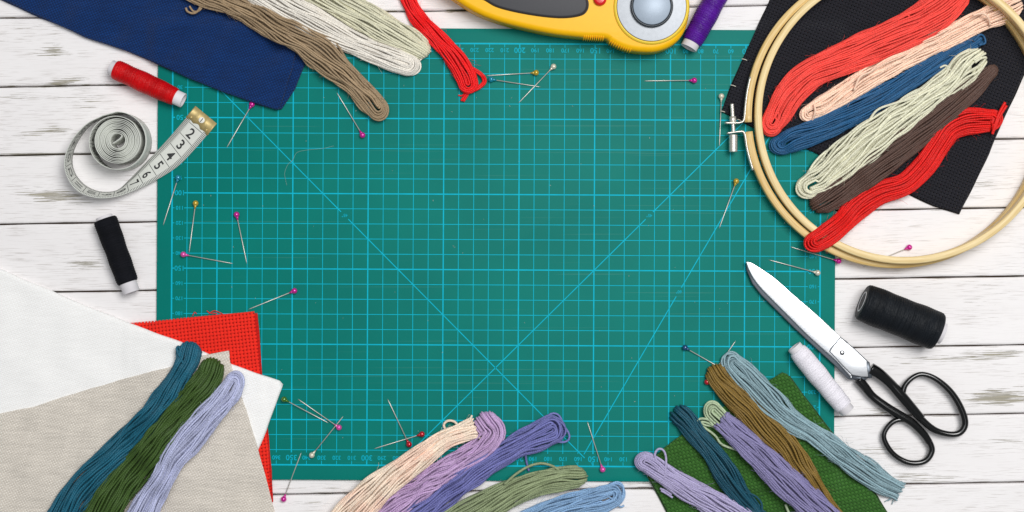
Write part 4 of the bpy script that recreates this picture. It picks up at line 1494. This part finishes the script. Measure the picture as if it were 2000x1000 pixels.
bow_big = [(1762, 770, 6.3, 6), (1768, 752, 5.5, 6), (1783, 737, 5.0, 6), (1801, 731, 5.0, 6), (1824, 738, 5.5, 6), (1849, 757, 6.2, 6), (1868, 781, 6.6, 6), (1882, 811, 6.8, 6), (1884, 832, 6.6, 6), (1873, 846, 6.2, 6), (1853, 848, 5.9, 6), (1826, 840, 6.4, 6), (1801, 820, 6.8, 6), (1781, 795, 6.8, 6), (1764, 773, 6.8, 6)]
arm_big = [(1700, 720, 12.1, 7), (1716, 729, 10.9, 7), (1738, 748, 9.7, 6.5), (1760, 772, 10.0, 6.2), (1780, 795, 9.4, 6), (1800, 818, 8.2, 6)]
V, F = join([bar(bow_big, 6), bar(arm_big, 6.6)])
obj("large_handle", V, F, gloss, sci_o)
bow_small = [(1796, 838, 6.2, 4.8), (1812, 858, 6.2, 4.8), (1820, 878, 6.2, 4.8), (1812, 896, 5.9, 4.8), (1796, 904, 5.5, 4.8), (1773, 903, 5.5, 4.8), (1750, 891, 5.2, 4.8), (1734, 873, 5.2, 4.8), (1726, 851, 5.0, 4.8), (1736, 831, 5.0, 4.8), (1754, 820, 5.2, 4.8), (1776, 823, 5.9, 4.8), (1797, 839, 6.2, 4.8)]
arm_small = [(1676, 741, 9.5, 5.2), (1689, 756, 9.2, 5.0), (1704, 774, 8.4, 4.8), (1730, 794, 8.7, 4.8), (1756, 810, 8.7, 4.8), (1782, 826, 8.4, 4.8), (1804, 848, 7.6, 4.8), (1815, 864, 6.9, 4.8)]
V, F = join([bar(bow_small, 4.8), bar(arm_small, 4.8)])
obj("small_handle", V, F, gloss, sci_o)
tang = [(1661, 734), (1684, 737), (1694, 738), (1690, 742), (1668, 740)]
obj("tang", *prism(PA(tang, 6), 4.5, 7.4, .2, 2), edge_m, sci_o)

# ------------------------------------------------------------------ embroidery hoop: the split outer ring and the plain inner ring
bam = hoop_mat("bamboo_light", C(224, 194, 134), C(240, 218, 166))
bam2 = hoop_mat("bamboo_amber", C(208, 170, 100), C(230, 202, 142))


def ring_mesh(r_in, r_out, z0, z1, a0, a1, nseg=220, bev=.45, full=False):
    prof = [(r_in, z0 + bev), (r_in + bev, z0), (r_out - bev, z0), (r_out, z0 + bev), (r_out, z1 - bev), (r_out - bev, z1), (r_in + bev, z1), (r_in, z1 - bev)]
    ang = np.linspace(a0, a1, nseg, endpoint=not full)
    V = np.array([[(r * math.cos(a_), r * math.sin(a_), z) for r, z in prof] for a_ in ang])
    k = len(prof)
    idx = np.arange(nseg * k).reshape(nseg, k)
    if full:
        a_, b_ = idx, np.roll(idx, -1, 0)
    else:
        a_, b_ = idx[:-1], idx[1:]
    F = [np.stack([a_, b_, np.roll(b_, -1, 1), np.roll(a_, -1, 1)], -1).reshape(-1, 4)]
    if not full:
        F += [idx[:1], idx[-1:, ::-1]]
    return V.reshape(-1, 3), F


ZO0, ZO1 = 5.3, 12.3
ocx, ocy = P(1752, 227, ZO1)
ko = kz(ZO1)
Ro = 297 * ko
out_o = empty("embroidery_hoop", (ocx, ocy, ZO0), "split outer wooden embroidery hoop with a metal tightening screw", "embroidery hoop")
ga, gb = math.radians(180 + 5.9), math.radians(180 + 2.2 + 360)
tilt_o = 1.6 / 100.0


def tilt_right(V, k, x0):
    V = V.copy()
    V[:, 2] += (V[:, 0] - x0) * k
    return V


V, F = ring_mesh(Ro - 4.6, Ro, ZO0, ZO1, ga, gb)
V[:, :2] += (ocx, ocy)
V = tilt_right(V, -tilt_o, ocx - Ro)
ring_o = obj("wooden_ring", V, F, bam2, out_o)
metal = plain("nickel", C(220, 216, 206), .3, .65, noise_amt=.06, scale=600)


def strip_metal(px_path, z0, z1, th_=.5):
    p = PA(catmull(np.array(px_path, float), 6), z1)
    d = np.gradient(p, axis=0)
    d /= np.linalg.norm(d, axis=1, keepdims=True)
    nn_ = np.stack([-d[:, 1], d[:, 0]], 1) * th_
    poly = np.vstack([p + nn_, (p - nn_)[::-1]])
    n_ = len(p)
    V = np.vstack([np.c_[p + nn_, np.full(n_, z0)], np.c_[p - nn_, np.full(n_, z0)], np.c_[p + nn_, np.full(n_, z1)], np.c_[p - nn_, np.full(n_, z1)]])
    i = np.arange(n_ - 1)
    F = [np.stack([2 * n_ + i, 3 * n_ + i, 3 * n_ + i + 1, 2 * n_ + i + 1], 1), np.stack([i, i + 1, n_ + i + 1, n_ + i], 1),
         np.stack([i, 2 * n_ + i, 2 * n_ + i + 1, i + 1], 1), np.stack([n_ + i, n_ + i + 1, 3 * n_ + i + 1, 3 * n_ + i], 1),
         np.array([[0, n_, 3 * n_, 2 * n_]]), np.array([[n_ - 1, 3 * n_ - 1, 4 * n_ - 1, 2 * n_ - 1][::1]])]
    return V, F


obj("bracket", *strip_metal([(1466, 150), (1460, 178), (1456.5, 205), (1454.5, 228), (1452, 236), (1446, 239), (1434, 240), (1417, 239.5)], ZO0 + .3, ZO1 + .3), metal, out_o, shade=False)
obj("bracket", *strip_metal([(1421, 260), (1434, 258), (1448, 256.5), (1453, 258), (1456, 266), (1459, 286), (1464, 308), (1471, 332)], ZO0 + .3, ZO1 + .3), metal, out_o, shade=False)
zs = 9.0
p0, p1 = (*P(1429.5, 203, zs), zs), (*P(1432.5, 258, zs), zs)
pr = []
for k in range(0, 62):
    pr.append((k * .3, 1.18 + .16 * (k % 2)))
scr = obj("screw", *lathe(pr, p0, p1, 20), metal, out_o)
obj("nut", *lathe([(0, 2.1), (.1, 2.3), (3.9, 2.3), (4.1, 2.1)], (*P(1431, 227.5, zs), zs), (*P(1431.5, 240, zs), zs), 16), metal, out_o)
kn = []
k0, k1 = np.array([*P(1432, 263, zs), zs]), np.array([*P(1432, 297, zs), zs])
Lk = np.linalg.norm(k1 - k0)
tk = np.linspace(0, Lk, 40)
Ak, Tk = np.meshgrid(np.arange(48) / 48 * 2 * np.pi, tk)
Rk = 2.75 + .14 * np.sin(Tk * 3.6 + Ak * 10) * np.sin(Tk * 3.6 - Ak * 10)
Rk[0] = Rk[-1] = 2.45
obj("knurled_knob", *lathe_r(tk, Rk, k0, k1), metal, out_o)

ZI0, ZI1 = 5.4, 13.0
icx, icy = P(1767.2, 224.2, ZI1 + 3)
ki = kz(ZI1 + 4)
Ri = 291.5 * ki
V, F = ring_mesh(Ri - 4.6, Ri, ZI0, ZI1, 0, 2 * math.pi, full=True)
V[:, :2] += (icx, icy)
V = tilt_right(V, 9.0 / 197, icx - Ri)
inn = obj("embroidery_hoop", V, F, bam)
tag(inn, "plain closed inner wooden hoop ring lying inside and over the split one", "embroidery hoop")

# ------------------------------------------------------------------ pins
pin_metal = plain("pin_steel", C(214, 212, 204), .38, .55, noise_amt=.05)


def pearl(name, rgb, k=1.0):
    return plain(name, C(*rgb, k), .22, .25, noise_amt=.06, scale=900, coat=.8)


PC = dict(magenta=pearl("magenta_bead", (206, 20, 150)), pink=pearl("pink_bead", (228, 80, 170)), gold=pearl("gold_bead", (196, 164, 48)), pearl=pearl("pearl_bead", (222, 216, 196)),
          teal=pearl("turquoise_bead", (20, 140, 168)), red=pearl("red_bead", (190, 14, 36)), green=pearl("green_bead", (70, 120, 24)), blue=pearl("blue_bead", (22, 74, 120)))
proto = None
HEAD_R, PIN_L = 1.95, 33.4


def make_pin_parts(root):
    V, F = join([sphere((0, 0, 0), HEAD_R, 20, 12), lathe([(1.4, 1.25), (2.3, .75), (3.6, .42), (3.7, .2)], (0, 0, 0), (1, 0, 0), 12)])
    h = obj("pin_head", V + np.array(root.location) / MM, F, PC['magenta'], root)
    V, F = lathe([(1.2, .30), (PIN_L - 4, .32), (PIN_L - 1.5, .22), (PIN_L, .03)], (0, 0, 0), (1, 0, 0), 10)
    s = obj("shaft", V + np.array(root.location) / MM, F, pin_metal, root)
    return h, s


def pin(head, tip, color, label, zh=None, zt=None):
    global proto
    th_ = np.array(P(*head, 4.5))
    gh = float(height(th_)[0])
    zh_ = gh + HEAD_R if zh is None else zh
    h = np.array([*P(*head, zh_), zh_])
    tt = np.array(P(*tip, 3))
    zt_ = float(height(tt)[0]) + .32 if zt is None else zt
    t = np.array([*P(*tip, zt_), zt_])
    d = t - h
    if proto is None:
        root = empty("sewing_pin", (0, 0, 0), label, "pin", "glass-headed sewing pins scattered about")
        make_pin_parts(root)
        proto = root
        for ch in root.children:
            if ch.name.startswith("pin_head"):
                ch.material_slots[0].link = 'OBJECT'
                ch.material_slots[0].material = PC[color]
    else:
        root = proto.copy()
        COL.objects.link(root)
        root['label'] = label
        for ch in proto.children:
            c = ch.copy()
            COL.objects.link(c)
            c.parent = root
            if ch.name.startswith("pin_head"):
                c.material_slots[0].link = 'OBJECT'
                c.material_slots[0].material = PC[color]
    root.location = h * MM
    root.rotation_mode = 'XYZ'
    root.rotation_euler = (0, -math.atan2(d[2], math.hypot(d[0], d[1])), math.atan2(d[1], d[0]))
    return root


pin((492, 204), (446, 283), 'magenta', "magenta pin half under the edge of the navy cloth", zh=4.4)
pin((708, 264), (658, 181), 'magenta', "magenta pin on the mat below the end of the tan skein")
pin((1047, 142), (947, 148), 'gold', "gold pin pointing at the bright red skein's looped end")
pin((959, 155), (1057, 170), 'teal', "turquoise pin beside the bright red skein, under the pearl pin")
pin((1081, 130), (1012, 202), 'pearl', "white pearl pin crossing the turquoise pin", zt=3.6)
pin((1356, 157), (1258, 158), 'magenta', "magenta pin alone under the rotary cutter and purple spool")
pin((1409, 188), (1405, 287), 'pearl', "pearl pin standing upright beside the hoop's screw")
pin((1438, 354), (1404, 448), 'gold', "gold pin left of the hoop, on the sixty degree line")
pin((348, 347), (318, 442), 'teal', "turquoise pin on the mat's left border under the tape")
pin((382, 397), (369, 496), 'gold', "gold pin whose tip touches the pink pin on the left border")
pin((462, 419), (482, 514), 'magenta', "magenta pin upright, right of the gold one by the left border")
pin((358, 497), (456, 515), 'pink', "pink pin lying flat on the number 140 of the left border")
pin((575, 568), (486, 604), 'magenta', "magenta pin pointing to the red open-weave cloth's corner")
pin((555, 780), (645, 828), 'green', "green pin beside the white cloth's corner")
pin((662, 835), (580, 778), 'pink', "pink pin whose head lies beneath the pearl pin's shaft")
pin((609, 889), (673, 810), 'pearl', "pearl pin crossing the pink pin near the number 340", zt=5.6)
pin((554, 975), (588, 885), 'magenta', "magenta pin half on the planks below the mat's edge")
pin((799, 868), (756, 777), 'red', "red pin with its head below the other red pin")
pin((824, 848), (732, 876), 'red', "red pin whose shaft is crossed by the other red pin near its head", zh=4.6)
pin((1177, 917), (1147, 823), 'pink', "pink pin across the number 150 at the mat's lower edge")
pin((1338, 679), (1424, 728), 'blue', "dark blue pin whose tip slips under the olive skein")
pin((1381, 746), (1438, 664), 'red', "red pin lying under the olive and grey blue skeins", zt=4.2)
pin((1597, 533), (1500, 507), 'pearl', "white pearl pin above the scissor blade")
pin((1638, 510), (1547, 483), 'magenta', "magenta pin under the scarlet skein and the hoop", zh=4.6, zt=3.0)
pin((1776, 483), (1690, 519), 'magenta', "magenta pin on the planks inside the hoop")

# ------------------------------------------------------------------ small lint
lint_m = plain("lint_fibre", C(120, 170, 160), .8)
hair = [(652, 285), (630, 290), (600, 293), (580, 298), (572, 312), (562, 322), (556, 338), (558, 352), (560, 362)]
c = catmull(np.array([(*P(x, y, 2.7), 2.75) for x, y in hair]), 6)
o = obj("loose_thread", *tubes(c, .13, 5), lint_m)
tag(o, "hair-thin pale thread curling on the mat's left part", "thread")
rl = TM['scarlet']
for k, pth in enumerate((((408, 613, 3.2), (418, 607, 3.6), (428, 610, 3.6), (436, 614, 3.4)), ((376, 617, 3), (380, 610, 3.4), (384, 613, 3.4)), ((404, 607, 3), (410, 611, 3.4), (424, 612, 3.6)))):
    strand("frayed_thread", aida_o, rl, pth, .3)

fv = []
for k in range(70):
    x, y = mat_local(rng.uniform(-200, 200), rng.uniform(-125, 125))
    a = rng.uniform(0, 6.28)
    L_ = rng.choice([.35, .5, .9])
    zz = float(height((x, y))[0])
    if zz > ZMAT + .01:
        continue
    fv.append(tubes(np.array([(x, y, zz + .12), (x + L_ * .5 * math.cos(a), y + L_ * .5 * math.sin(a), zz + .22), (x + L_ * math.cos(a + .5), y + L_ * math.sin(a + .5), zz + .12)]), rng.uniform(.08, .2), 5))
V, F = join(fv)
o = obj("lint_specks", V, F, plain("pale_lint", C(170, 190, 180), .9))
tag(o, "tiny pale specks of lint strewn over the green mat", "lint", kind="stuff")
